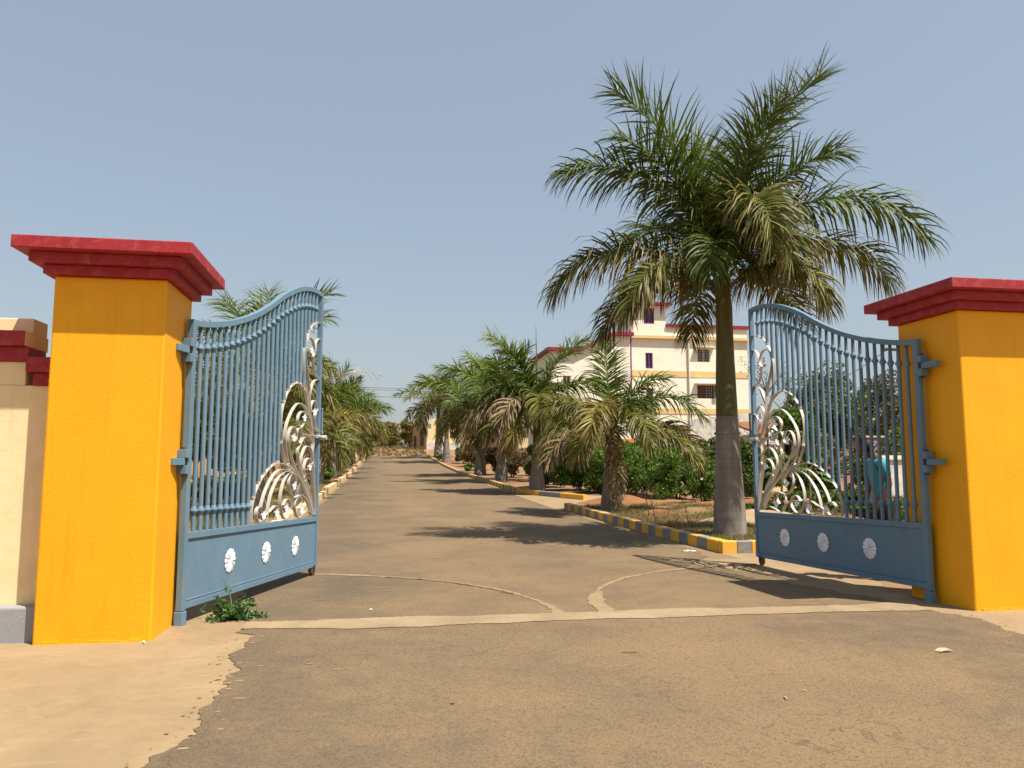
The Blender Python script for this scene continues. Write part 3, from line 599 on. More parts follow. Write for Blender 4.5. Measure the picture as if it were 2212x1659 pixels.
# ---------------------------------------------------------------- palms
CAMYAW = R(9.457)
def frond_mesh(L, e0, drop, leaf_len, n, hang, seed, w=.034, vspread=38, bare=.12, power=1.25, seg=4, side_bend=0., thin=1.):
    """a pinnate frond in local space: rachis leaves the origin along +x and arches in the xz plane"""
    r = np.random.default_rng(seed); NS = 40
    t = np.linspace(0, 1, NS+1); e = np.radians(e0-drop*t**power); yaw = np.radians(side_bend)*t**1.5
    T = np.stack([np.cos(e)*np.cos(yaw), np.cos(e)*np.sin(yaw), np.sin(e)], 1)
    P = np.concatenate([[np.zeros(3)], np.cumsum((T[:-1]+T[1:])/2*(L/NS), 0)])
    # rachis: four-sided tapering rib
    S = np.stack([-np.sin(yaw), np.cos(yaw), 0*yaw], 1); U = np.cross(T, S)*-1; U = np.where(U[:, 2:3] < 0, U, U); U = np.cross(S, T)*-1
    rad = (.030*(1-t)**.8+.004)*(L/4)**.5*np.where(t < .1, 1.6-6*t, 1)
    ring = np.stack([P+S*rad[:, None], P+U*rad[:, None]*.7, P-S*rad[:, None], P-U*rad[:, None]*.7], 1).reshape(-1, 3)
    Q = []
    for i in range(NS):
        for k in range(4): Q.append((i*4+k, i*4+(k+1) % 4, i*4+4+(k+1) % 4, i*4+4+k))
    Q = np.array(Q); V = [ring]; UV = [np.stack([np.zeros(len(ring)), np.repeat(t, 4)], 1)]; base = len(ring)
    # leaflets, both sides
    N2 = 2*n; tt = np.repeat(np.linspace(bare, .995, n), 2)+r.normal(0, .003, N2); tt = np.clip(tt, bare, 1)
    keep = r.random(N2) < thin; tt = tt[keep]; sg = np.tile([1., -1.], n)[keep]; m = len(tt)
    ip = lambda A: np.stack([np.interp(tt, t, A[:, k]) for k in range(3)], 1)
    p0 = ip(P); Tl = ip(T); Sl = ip(S)*sg[:, None]; Ul = np.cross(ip(S), ip(T)); Ul = np.where(Ul[:, 2:3] < 0, -Ul, Ul) if False else -np.cross(ip(T), ip(S))*-1
    Ul = np.cross(ip(T), ip(S)); 
    prof = np.interp(tt, [0, .12, .3, .6, .85, 1], [.55, .74, 1., 1., .82, .50])*r.uniform(.86, 1.08, m)
    ll = leaf_len*prof
    fw = np.radians(np.interp(tt, [0, .3, .8, 1], [22, 34, 44, 66])+r.normal(0, 6, m)); va = np.radians(r.uniform(-vspread*.7, vspread, m)+6)
    d = (Sl*np.cos(fw)[:, None]+Tl*np.sin(fw)[:, None]); d = d*np.cos(va)[:, None]+Ul*np.sin(va)[:, None]
    hg = hang*r.uniform(.6, 1.25, m)*np.interp(tt, [0, 1], [1., .75])
    tw = r.normal(0, .35, m); wd0 = Tl*np.cos(tw)[:, None]+Ul*np.sin(tw)[:, None]
    wid = np.array([.55, 1., .9, .55, .06]) if seg == 4 else np.array([.6, 1., .6, .06])
    pts = [p0]; dirs = [d]; cur = d.copy(); q = p0
    for k in range(seg):
        cur = cur+np.array([0, 0, -1.])*(hg*(k+.6)/seg*.62)[:, None]+r.normal(0, .035, (m, 3)); cur /= np.linalg.norm(cur, axis=1)[:, None]
        q = q+cur*(ll/seg)[:, None]; pts.append(q); dirs.append(cur)
    lv = []; lu = []
    for k in range(seg+1):
        dd = dirs[k]; ww = wd0-dd*(wd0*dd).sum(1)[:, None]; ww /= np.linalg.norm(ww, axis=1)[:, None]+1e-9
        h = ww*(w*wid[k]*.5*np.clip(prof, .6, 1))[:, None]; lv += [pts[k]-h, pts[k]+h]; lu += [np.stack([np.full(m, k/seg), tt], 1)]*2
    A = np.stack(lv, 1).reshape(-1, 3); Au = np.stack(lu, 1).reshape(-1, 2); c = 2*(seg+1); b0 = base+np.arange(m)*c
    qs = [np.stack([b0+2*k, b0+2*k+1, b0+2*k+3, b0+2*k+2], 1) for k in range(seg)]
    V.append(A); UV.append(Au)
    return np_mesh('frond', np.concatenate(V), np.concatenate([Q]+qs), np.concatenate(UV))
def palm(label, x, y, trunk_h, shaft_h, r0, fronds, origin_z, spear=1.5, leaf=.8, n=58, seed=1, w=.034, group='palms lining the drive', z=None, lean=(0, 0), seg=4, tp=.56):
    zb = float(gz(x, y))-.03 if z is None else z
    root = empty('palm_tree', (x, y, zb)); tag(root, label, 'palm', group)
    rnd = random.Random(seed)
    pr = [(r0*1.12, 0), (r0*1.06, .10), (r0, trunk_h*.25), (r0*(.55+.45*tp), trunk_h*.55), (r0*(.3+.7*tp), trunk_h*.8), (r0*(tp+.03), trunk_h*.97), (r0*tp, trunk_h)]
    MB().lathe(pr, 24, jitter=.012, seed=seed).build('trunk', M['trunk'], root, smooth=True)
    q = r0*tp/.7; sh = [(q*.68, trunk_h-.02), (q*.685, trunk_h+.05), (q*.66, trunk_h+shaft_h*.25), (q*.60, trunk_h+shaft_h*.6), (q*.56, trunk_h+shaft_h*.85), (q*.56, trunk_h+shaft_h), (q*.40, trunk_h+shaft_h*1.3)]
    MB().lathe(sh, 18, jitter=.03, seed=seed+3).build('crownshaft', M['shaft'], root, smooth=True)
    # leaf-base rings left on the trunk
    for k, f in enumerate((.86, .97)):
        MB().lathe([(r0*(tp+.12-.09*k), -.02), (r0*(tp+.155-.09*k), 0), (r0*(tp+.12-.09*k), .03)], 18, (0, 0, trunk_h*f), .02, seed+k).build('leaf_scar', M['trunk'], root, smooth=True)
    for i, f in enumerate(fronds):
        az, e0, drop, L, mat, hang = f[:6]; oz = f[6] if len(f) > 6 else 0.; kw = f[7] if len(f) > 7 else {}
        me = frond_mesh(L, e0, drop, leaf*min(1.1, (L/4)**.5)*kw.pop('ls', 1.), n, hang, seed*100+i, w=kw.pop('w', w), seg=seg, **kw)
        o = link('frond', me, root, M[mat]); a = R(az)-CAMYAW; o.rotation_euler = (0, 0, a)
        k = min(1., max(.0, math.cos(R(min(e0, 90)))))
        o.location = (math.cos(a)*r0*.45*k, math.sin(a)*r0*.45*k, origin_z+oz)
    if spear:
        MB().tube([(0, 0, origin_z-.6), (.01, 0, origin_z+spear*.4), (-.02, 0, origin_z+spear*.8), (-.03, .0, origin_z+spear)], [.05, .035, .018, .006], 6).build('spear_leaf', M['shaft'], root, smooth=True)
    return root
G, O, Yw, D, P_ = 'fgreen', 'folive', 'fyellow', 'fdry', 'fpale'
HERO = [(171, 84, 46, 4.9, G, .4, .35), (9, 82, 42, 5.3, G, .4, .35), (186, 80, 104, 4.5, G, 1.6, .35), (-4, 68, 124, 5.0, G, 1.7, .3), (181, 48, 108, 3.9, O, 2.0, .15), (6, 52, 106, 4.1, O, 2.0, .2),
        (-84, 72, 172, 3.4, O, 1.2, .6), (-45, 36, 124, 2.5, O, 1.8, .25), (-150, 34, 116, 2.9, O, 1.8, .25), (62, 72, 84, 4.2, G, 1., .2), (118, 68, 92, 4.2, G, 1.1, .2),
        (90, 34, 100, 3.2, O, 1.5, .2), (38, 38, 110, 3.2, O, 1.6, .2), (-60, 86, 50, 3.6, G, .6, .4), (150, 30, 104, 3.0, O, 1.6, .2), (-112, 56, 150, 2.4, G, 1.4, .4), (-20, 80, 72, 3.6, G, .9, .3), (200, 80, 66, 3.8, G, .9, .3), (-66, 64, 165, 2.7, O, 1.2, .5), (85, 84, 40, 4.0, G, .5, .4)]
palm('tall royal palm by the kerb corner, the largest palm beside the right gate leaf', 6.72, 14.35, 2.40, 2.15, .30, HERO, 4.75, 3.4, 1.18, 150, 7, .042, tp=.70)
P2 = [(95, 87, 22, 2.9, G, .5), (-2, 62, 118, 3.3, G, 1.3), (5, 30, 100, 3.1, O, 1.5), (176, 66, 120, 2.6, O, 1.2), (184, 30, 105, 2.5, O, 1.5), (-112, 64, 160, 2.9, Yw, 1.2), (-65, 50, 150, 2.7, O, 1.4), (-20, 15, 85, 2.9, O, 1.6),
      (130, 55, 100, 2.8, G, 1.1), (50, 60, 95, 2.9, G, 1.1), (205, 15, 90, 2.4, D, 1.6), (-125, 24, 112, 2.4, Yw, 1.4), (80, 30, 100, 2.6, O, 1.3), (20, 74, 75, 2.8, G, .9)]
p2 = palm('short royal palm with a dead frond hanging down its trunk', 6.70, 22.3, 1.35, 1.25, .30, P2, 2.35, 0, 1.05, 84, 11, .048)
dead = link('dead_frond', frond_mesh(2.55, -68, 18, .62, 84, 1.2, 77, vspread=65, w=.034, power=.7), p2, M['fdry']); dead.location = (.02, -.16, 2.5); dead.rotation_euler = (0, 0, R(-94)); dead['label'] = 'dry brown frond hanging against the trunk'
P3 = [(165, 82, 55, 4.3, 'fnew', .8), (15, 80, 58, 4.2, 'fnew', .8), (185, 60, 108, 3.0, G, 1.2), (-5, 60, 112, 3.9, G, 1.2), (180, 30, 100, 3.4, D, 1.5), (2, 10, 80, 3.3, Yw, 1.5), (-90, 55, 150, 3., O, 1.2), (-130, 40, 120, 2.8, D, 1.4), (-50, 40, 125, 2.8, O, 1.4),
      (90, 60, 90, 3.2, G, 1.), (130, 40, 100, 3., O, 1.2), (50, 40, 100, 3., O, 1.2), (200, 82, 50, 3.2, G, .7), (-70, 10, 95, 2.7, O, 1.7), (-120, 5, 90, 2.7, Yw, 1.7), (-160, 12, 95, 2.8, O, 1.7), (-20, 15, 100, 2.8, O, 1.7)]
palm('royal palm at the near end of the far kerb beside the trimmed hedge', 6.72, 33.6, 1.75, 1.9, .34, P3, 3.55, 3.9, 1.3, 98, 13, .066)
def gen(seed, n, L, old=.35):
    r = random.Random(seed); out = []
    for i in range(n):
        u = i/(n-1); az = (i*137.5+r.uniform(-18, 18)) % 360
        e0 = 84-84*u**1.1+r.uniform(-6, 6); drop = 42+74*u**.6+r.uniform(-10, 10); l = L*(.85+.25*math.sin(math.pi*min(1, u+.2)))*r.uniform(.9, 1.08)
        m = 'fnew' if u < .3 else G if u < .5 else (O if r.random() > old else (Yw if u < .85 else D))
        out.append((az, e0, drop+14*u, l*1.18, m, .6+1.1*u))
    return out
palm('slender royal palm third along the far kerb on the right', 6.72, 44.0, 1.9, 2.2, .36, gen(3, 16, 3.5), 4.0, 2.6, 1.3, 84, 17, .08)
palm('royal palm with a forked dry tree at its foot on the right of the drive', 6.74, 54.5, 2.0, 2.6, .38, gen(9, 16, 3.7), 4.5, 2.4, 1.35, 78, 19, .09)
palm('royal palm with pale trunk in front of the cream shed wall', 6.75, 84, 2.6, 3.2, .44, gen(15, 15, 4.2, .2), 6.0, 2.9, 1.35, 50, 23, .11)
palm('dense royal palm at the far right end of the drive beside the shed', 6.75, 97, 3.0, 3.4, .52, gen(21, 15, 4.6, .2), 6.2, 3.2, 1.45, 50, 29, .12)
PL = [(150, 78, 50, 2.9, G, .6), (30, 80, 62, 3.3, G, .4), (100, 84, 40, 2.9, G, .5), (185, 60, 90, 3.2, G, 1.), (-8, 50, 110, 2.3, O, 1.3), (60, 70, 70, 3.4, G, .8), (110, 55, 95, 3.2, G, 1.1), (-90, 45, 130, 3., O, 1.4), (-40, 35, 115, 2.6, O, 1.4), (-140, 35, 115, 3., O, 1.4), (180, 20, 95, 3., O, 1.5), (0, 15, 90, 2.3, O, 1.5), (90, 30, 100, 2.6, O, 1.3), (60, 80, 60, 2.6, G, .6), (-70, 15, 95, 2.9, Yw, 1.5), (-115, 12, 95, 2.9, O, 1.5)]
palm('big royal palm seen through and above the left gate leaf', -3.35, 21.6, 1.8, 1.7, .33, PL, 3.8, 2.3, 1.1, 80, 31, .046)
def dry_top(seed):
    g = gen(seed, 16, 2.7, .5); g.append((2, 66, 88, 3.9, P_, 1.3, .6, dict(thin=.5, ls=.8, w=.02))); return g
palm('yellowing royal palm with one bleached bare frond reaching over the drive', -3.35, 31.5, 1.4, 1.2, .33, dry_top(33), 2.6, 0, 1.0, 66, 37, .055)
palm('bushy olive royal palm whose fronds droop to the cream kerb on the left', -3.35, 41, 1.5, 1.3, .34, gen(41, 17, 2.9, .5), 2.8, 2.6, 1.15, 62, 41, .06)
palm('royal palm nearest the road among the left row beyond the gate edge', -3.25, 50.5, 1.6, 1.5, .36, gen(47, 16, 3.3, .5), 3.1, 2.8, 1.2, 58, 43, .075)
palm('royal palm with white ringed trunk in the middle of the left row', -3.3, 60, 1.8, 1.8, .38, gen(53, 14, 3.4, .4), 3.5, 0, 1.2, 54, 47, .085)
palm('royal palm second to last of the left row', -3.3, 69.5, 2.0, 1.9, .40, gen(57, 13, 3.6, .4), 3.8, 0, 1.3, 50, 53, .095)
palm('last royal palm of the left row before the bare mound', -3.3, 86, 2.0, 2.0, .42, gen(61, 13, 3.6, .3), 3.8, 0, 1.3, 46, 59, .11)

# ---------------------------------------------------------------- leaves, bushes, trees
def leaf_quads(C, size, r, up=.25, slim=.5):
    n = len(C); d = r.normal(size=(n, 3)); d[:, 2] += up; d /= np.linalg.norm(d, axis=1)[:, None]
    q = r.normal(size=(n, 3)); w = np.cross(d, q); w /= np.linalg.norm(w, axis=1)[:, None]+1e-9
    s = size*r.uniform(.6, 1.25, n); a = C-d*s[:, None]*.5; b = C+d*s[:, None]*.5; m = C+w*(s*slim*.5)[:, None]; o = C-w*(s*slim*.5)[:, None]
    V = np.stack([a, m, b, o], 1).reshape(-1, 3); return V, np.arange(n*4).reshape(-1, 4)
def cloud(r, n, M_, dims, lump=.3, shell=.6, flat=None):
    """points in lumps that fill an ellipsoid (or a box when flat) with gaps between the lumps"""
    rx, ry, rz = dims; c = r.normal(size=(M_, 3)); c /= np.linalg.norm(c, axis=1)[:, None]; rad = r.uniform(0, 1, M_)**shell*.82
    c = c*rad[:, None]
    if flat: c = r.uniform(-.9, .9, (M_, 3)); c[:, 2] = r.uniform(-.75, .88, M_)
    k = r.integers(0, M_, n); g = r.normal(size=(n, 3)); g /= np.linalg.norm(g, axis=1)[:, None]
    p = c[k]+g*(lump*r.uniform(.35, 1., n)**.5*r.uniform(.7, 1.25, M_)[k])[:, None]
    return p*np.array([rx, ry, rz])
def bush(name, label, cat, x, y, dims, n, size, mat, seed, lumps=26, lump=.32, flat=False, stems=5, group=None, flowers=None, zc=None, z=None):
    r = np.random.default_rng(seed); zb = float(gz(x, y)) if z is None else z; root = empty(name, (x, y, zb)); tag(root, label, cat, group)
    p = cloud(r, int(n*1.8), lumps, dims, lump, .5, flat); p[:, 2] += dims[2]*(1. if zc is None else zc); p = p[p[:, 2] > .02]
    V, Q = leaf_quads(p, size*1.25, r, .25, .6); link('foliage', np_mesh('foliage', V, Q), root, M[mat])
    rnd = random.Random(seed)
    for i in range(stems):
        a = rnd.uniform(0, 6.28); q = rnd.uniform(.2, .75)
        MB().tube([(.06*math.cos(a), .06*math.sin(a), -.05), (dims[0]*q*.5*math.cos(a), dims[1]*q*.5*math.sin(a), dims[2]*.8), (dims[0]*q*math.cos(a), dims[1]*q*math.sin(a), dims[2]*1.5)], [.022, .016, .006], 5).build('stem', M['bark'], root, smooth=True)
    if flowers:
        fm, k, fs = flowers
        for i in range(k):
            a = r.normal(size=3); a /= np.linalg.norm(a); a[1] = -abs(a[1]); c = a*np.array(dims)*r.uniform(.85, 1.05)+np.array([0, 0, dims[2]*(1. if zc is None else zc)])
            if c[2] < .1: c[2] = .25
            f = MB()
            for j in range(5):
                b = 2*math.pi*j/5; d = Vector((math.cos(b), -.35, math.sin(b))); s = Vector((-math.sin(b), 0, math.cos(b))); o = Vector(c)
                f.add([o, o+d*fs*.55+s*fs*.35, o+d*fs, o+d*fs*.55-s*fs*.35], [(0, 1, 2, 3)])
            f.build('flower', M[fm], root)
    return root
def tree(name, label, x, y, h, dims, n, size, mat, seed, tr=.18, lumps=30, lump=.3, limbs=7, group=None, z=None, cz=None, lean=0., cat='tree'):
    r = np.random.default_rng(seed); rnd = random.Random(seed); zb = float(gz(x, y)) if z is None else z; root = empty(name, (x, y, zb)); tag(root, label, cat, group)
    czz = h-dims[2] if cz is None else cz; fork = max(.3, czz-dims[2]*.75)
    b = MB().tube([(0, 0, -.1), (lean*.2, .02, fork*.5), (lean*.4, 0, fork)], [tr*1.15, tr*.9, tr*.75], 9); b.build('trunk', M['bark'], root, smooth=True)
    for i in range(limbs):
        a = 6.28*i/limbs+rnd.uniform(-.4, .4); q = rnd.uniform(.45, .85); e = Vector((lean*.4+dims[0]*q*math.cos(a), dims[1]*q*math.sin(a), czz+dims[2]*rnd.uniform(-.2, .7)))
        s = Vector((lean*.4, 0, fork-.05)); m = s.lerp(e, .5)+Vector((rnd.uniform(-.1, .1), rnd.uniform(-.1, .1), .15*dims[2]))
        MB().tube([s, m, e], [tr*.5, tr*.32, tr*.08], 6).build('limb', M['bark'], root, smooth=True)
    p = cloud(r, n, lumps, dims, lump, .5); p[:, 2] += czz; p[:, 0] += lean*.4
    V, Q = leaf_quads(p, size, r); link('crown', np_mesh('crown', V, Q), root, M[mat])
    return root
# ---------------------------------------------------------------- planting, right of the drive
for i, (x, y, a, c, lab) in enumerate([(7.75, 36.6, 1.0, .95, 'clipped green shrub just left of the trunk at the near end of the far kerb'), (8.75, 34.0, 1.15, .92, 'clipped green shrub right of the trunk at the near end of the far kerb'), (9.9, 32.6, 1.2, .95, 'clipped green shrub in the middle of the row behind the soil mound'), (10.9, 31.2, 1.2, 1.0, 'clipped green shrub just left of the dead hanging frond'), (11.6, 29.4, 1.0, .95, 'clipped green shrub directly behind the dead hanging frond')]):
    bush('hedge_shrub', lab, 'shrub', x, y, (a, .85, c), 6500, .085, 'hedge', 101+i*7, 44, .30, True, group='clipped green shrubs behind the kerb', flowers=('pinkflower', 2, .08) if i > 2 else None)
bush('hedge_shrub', 'taller bright green shrub rising behind the clipped row by the palm', 'shrub', 9.9, 38.5, (1.3, 1., 1.45), 5200, .11, 'hedge', 104, 34, .3)
bush('hedge_shrub', 'second tall bright green shrub behind the clipped row', 'shrub', 12.2, 36.5, (1.3, 1., 1.3), 5200, .11, 'hedge', 114, 34, .3)
bush('flowering_bush', 'light green rounded bush beside the dead frond', 'bush', 11.6, 26.6, (.95, .8, .82), 5600, .07, 'hedge', 105, 26, .33, flowers=('whiteflower', 3, .07))
bush('flowering_bush', 'large round hibiscus bush with pale flowers left of the papaya', 'bush', 13.6, 27.0, (1.6, 1.1, 1.2), 11000, .085, 'bushdark', 106, 40, .3, flowers=('whiteflower', 9, .09))
bush('flowering_bush', 'dark leafy bush behind the large palm trunk', 'bush', 16.0, 26.8, (1.3, 1., 1.0), 6200, .09, 'bushdark', 107, 30, .3, flowers=('pinkflower', 2, .1))
bush('flowering_bush', 'dark green bush far behind the short palm', 'bush', 13.6, 37.0, (1.6, 1., 1.25), 4600, .12, 'bushdark', 108, 30, .3)
bush('flowering_bush', 'lime yellow low bush below the verandah', 'bush', 15.4, 49.0, (2.2, 1., .8), 3600, .13, 'bushlime', 109, 30, .3, z=1.6)
bush('flowering_bush', 'mid green bush below the verandah railing', 'bush', 12.6, 49.5, (1.8, 1., .9), 3200, .13, 'bushdark', 110, 30, .3, z=1.3, flowers=('whiteflower', 2, .2))
bush('flowering_bush', 'dark bush in front of the small peach hut', 'bush', 20.2, 44.0, (2.2, 1., 1.2), 4000, .13, 'bushdark', 111, 30, .3, z=1.0)
bush('flowering_bush', 'dusty bush beside the stained wall', 'bush', 23.5, 43.0, (1.5, 1., 1.1), 3000, .13, 'bushdark', 112, 30, .3, z=1.0)
for i, (x, y, a, b, c, lab) in enumerate([(8.6, 42.5, 1.2, 1.0, .9, 'dry brown bush just beyond the clipped green row'), (8.2, 49, 1.2, 1.2, .95, 'dry brown bush between two slender palms'), (8.4, 56, 1.3, 1.4, 1.1, 'dry maroon brown bush behind the forked tree'),
        (8.3, 64, 1.3, 1.8, 1.1, 'dry brown bush midway along the far kerb'), (8.3, 72, 1.3, 1.8, 1.2, 'dry brown bush in front of the shed plinth'), (8.2, 80, 1.2, 1.8, 1.1, 'dry brown bush nearest the paired far palms'), (10.5, 52, 1.6, 1.2, 1.3, 'tall dry bush set back from the kerb')]):
    bush('dry_bush', lab, 'bush', x, y, (a, b, c), 4200, .09+.0006*y, 'dryleaf', 120+i, 30, .3, stems=9, group='dry brown bushes along the far kerb')
for i, (x, y, lab) in enumerate([(6.9, 62, 'small green tuft at the far kerb'), (6.6, 90, 'small green weed clump at the foot of the last palm'), (-3.0, 75, 'small green plant beside the cream kerb far left'), (-3.2, 45.5, 'leafy green weed beside the cream kerb among left palms')]):
    bush('weed_clump', lab, 'weed', x, y, (.6, .6, .35), 700, .12, 'hedge', 140+i, 10, .35, stems=2)
# papaya plants
def papaya(label, x, y, h, seed, s=1.):
    rnd = random.Random(seed); root = empty('papaya_plant', (x, y, float(gz(x, y)))); tag(root, label, 'plant', 'young papaya plants')
    MB().tube([(0, 0, -.05), (.01, 0, h*.6), (0, .01, h)], [.045*s, .035*s, .025*s], 8).build('stem', M['stemgreen'], root, smooth=True)
    for i in range(12):
        a = i*2.4+rnd.uniform(-.3, .3); el = R(rnd.uniform(-5, 55)); l = rnd.uniform(.35, .55)*s; z0 = h*(.72+.28*rnd.random())
        d = Vector((math.cos(a)*math.cos(el), math.sin(a)*math.cos(el), math.sin(el))); p = Vector((0, 0, z0)); e = p+d*l
        lf = MB().tube([p, p.lerp(e, .5)+Vector((0, 0, .03)), e], [.008, .006, .005], 4).build('petiole', M['stemgreen'], root)
        b = MB(); sd = d.cross(Vector((0, 0, 1))).normalized(); up = Vector((0, 0, 1)); f = Vector((d.x, d.y, -.35)).normalized()
        for j in range(7):
            g = R(-105+35*j); v = (f*math.cos(g)+sd*math.sin(g)); L = .26*s*(1-.12*abs(j-3)); ww = v.cross(up).normalized()*L*.22
            b.add([e, e+v*L*.45+ww, e+v*L*.75+ww*.3+Vector((0, 0, -.03)), e+v*L-Vector((0, 0, .06)), e+v*L*.75-ww*.3+Vector((0, 0, -.03)), e+v*L*.45-ww], [(0, 1, 2, 5), (2, 3, 4, 5)])
        b.build('leaf', M['papaya'], root)
    return root
papaya('young papaya plant standing left of the large palm trunk', 12.45, 22.8, 1.35, 3, 1.05)
papaya('young papaya plant just right of the large palm trunk', 11.0, 18.7, 1.3, 5, .8)
# soil and sand heaps
def heap(name, label, x, y, rx, ry, h, mat, seed, cat):
    r = np.random.default_rng(seed); ph = r.uniform(0, 6, 6); xs = np.linspace(-1.15, 1.15, 40)
    X, Y = np.meshgrid(xs, xs); d = np.sqrt(X**2+Y**2)*(1+.1*np.sin(3*np.arctan2(Y, X)+ph[0])); Z = h*np.clip(1-d, 0, 1)**.9*(1+.12*np.sin(7*X+ph[1])*np.sin(6*Y+ph[2]))+.012*np.sin(23*X+ph[3])*np.sin(19*Y+ph[4])
    V = np.stack([X*rx, Y*ry, Z+gz(x+X*rx, y+Y*ry)-float(gz(x, y))-.02+.02*(d < 1)], -1).reshape(-1, 3); n = 40; i, j = np.meshgrid(np.arange(n-1), np.arange(n-1)); a = (j*n+i).ravel()
    o = link(name, np_mesh(name, V, np.stack([a, a+1, a+1+n, a+n], 1)), None, mat, True); o.location = (x, y, float(gz(x, y))); return tag(o, label, cat)
heap('soil_mound', 'red soil mound beside the short palm behind the kerb gap', 8.4, 26.8, 1.5, 1.0, .38, M['redsoil'], 1, 'soil mound')
heap('soil_mound', 'low red soil bank under the rounded bushes', 12.6, 25.4, 3.4, .7, .26, M['redsoil'], 2, 'soil mound')
heap('sand_heap', 'pale sand heap behind the large palm trunk', 9.0, 17.6, 1.7, 1.1, .40, M['sand'], 3, 'sand heap')
heap('soil_mound', 'small red soil mound at the foot of the short palm', 7.5, 20.6, .7, .6, .16, M['redsoil'], 4, 'soil mound')
# grass and weeds in the beds (uncountable)
def blades(name, label, boxes, mat, seed, h0=.05, h1=.16, w=.010):
    r = np.random.default_rng(seed); P = []
    for (x0, x1, y0, y1, n, cl) in boxes:
        c = np.stack([r.uniform(x0, x1, cl), r.uniform(y0, y1, cl)], 1); k = r.integers(0, cl, n); p = c[k]+r.normal(0, .12, (n, 2)); p[:, 0] = np.clip(p[:, 0], x0, x1); P.append(p)
    p = np.concatenate(P); n = len(p); z = gz(p[:, 0], p[:, 1]); h = r.uniform(h0, h1, n); a = r.uniform(0, 6.28, n); ln = r.normal(0, .5, (n, 2))*h[:, None]
    wv = np.stack([np.cos(a), np.sin(a)], 1)*w*.5; b = np.stack([p[:, 0], p[:, 1], z-.01], 1); o = np.zeros((n, 3))
    W3 = np.concatenate([wv, o[:, :1]], 1); m = b+np.stack([ln[:, 0]*.4, ln[:, 1]*.4, h*.6], 1); t = b+np.stack([ln[:, 0], ln[:, 1], h], 1)
    V = np.stack([b-W3, b+W3, m+W3*.8, m-W3*.8, t+W3*.1, t-W3*.1], 1).reshape(-1, 3); i = np.arange(n)*6
    Q = np.concatenate([np.stack([i, i+1, i+2, i+3], 1), np.stack([i+3, i+2, i+4, i+5], 1)])
    return tag(link(name, np_mesh(name, V, Q), None, M[mat]), label, 'grass', kind='stuff')
blades('dry_grass', 'dry straw grass in the bed behind the striped kerb', [(6.1, 9.5, 13.1, 17, 22000, 420), (6.1, 8.2, 17, 24.3, 12000, 240), (8, 17, 17, 27, 14000, 220)], 'grassleaf', 201, .04, .15)
blades('green_grass', 'green grass tufts in the bed behind the striped kerb', [(6.1, 9.5, 13.1, 17, 3500, 36), (7, 15, 19, 26, 3500, 45)], 'hedge', 202, .05, .17)
blades('dry_grass', 'dry weeds in the left bed behind the gate leaf', [(-9, -2.55, 11, 26, 22000, 330), (-5.5, -2.55, 26, 60, 9000, 160)], 'grassleaf', 203, .05, .22)
blades('green_weeds', 'green weeds along the left bed', [(-5.5, -2.55, 14, 50, 6000, 60)], 'hedge', 204, .06, .22)
blades('far_scrub', 'dry scrub over the far bare mound', [(-9, 6, 106, 126, 9000, 240)], 'grassleaf', 205, .15, .5, .05)
r_ = random.Random(4)
for i, (x, y, h) in enumerate([(6.75, 18.6, 1.5), (6.95, 19.6, 1.15), (7.2, 17.6, .8), (7.55, 15.6, .6)]):
    root = empty('dry_stalk', (x, y, float(gz(x, y)))); tag(root, ['tall leaning dry stalk beside the short palm', 'bent dry stalk behind the kerb', 'short dry twig in the bed', 'small dry weed near the large palm trunk'][i], 'stalk')
    MB().tube([(0, 0, -.03), (-.1*h, 0, h*.5), (-.32*h, .02, h)], [.014, .009, .003], 5).build('stem', M['bark'], root)
    for k in range(5): MB().tube([(-.1*h, 0, h*(.3+.1*k)), (-.1*h+r_.uniform(-.2, .2), r_.uniform(-.1, .1), h*(.45+.1*k))], [.005, .002], 4).build('twig', M['bark'], root)
# ---------------------------------------------------------------- left bed: marigolds and shrubs behind the left leaf
for i, (x, y) in enumerate([(-5.4, 25), (-4.6, 27), (-6.4, 26.5), (-7.6, 27.5), (-5.2, 29.5), (-8.8, 27.8), (-4.2, 24)]):
    bush('marigold_bush', ['marigold bush with yellow flowers behind the middle of the left leaf', 'marigold bush right of the others behind the scrollwork', 'marigold bush at the centre of the flower bed', 'marigold bush further left behind the bars', 'marigold bush at the back of the flower bed', 'marigold bush at the far left of the bed', 'marigold bush nearest the left leaf scrollwork'][i], 'bush', x, y, (.7, .6, .5), 2200, .07, 'bushdark', 220+i, 16, .35, flowers=('marigold', 9, .09), group='marigold bushes in the left bed')
for i, (x, y, h, lab) in enumerate([(-7.5, 33, 5.2, 'dark leafy tree behind the hinge side of the left leaf'), (-11.5, 31, 5.5, 'dark tree behind the left pillar and leaf'), (-6.5, 40, 5., 'dusty tree behind the bars of the left leaf'), (-15, 36, 6, 'broad tree left of the left pillar in the bed behind')]):
    tree('garden_tree', lab, x, y, h, (2.6, 2., 2.3), 10000, .20, 'bushdark', 240+i, .12, 34, .27, group='trees behind the left leaf')
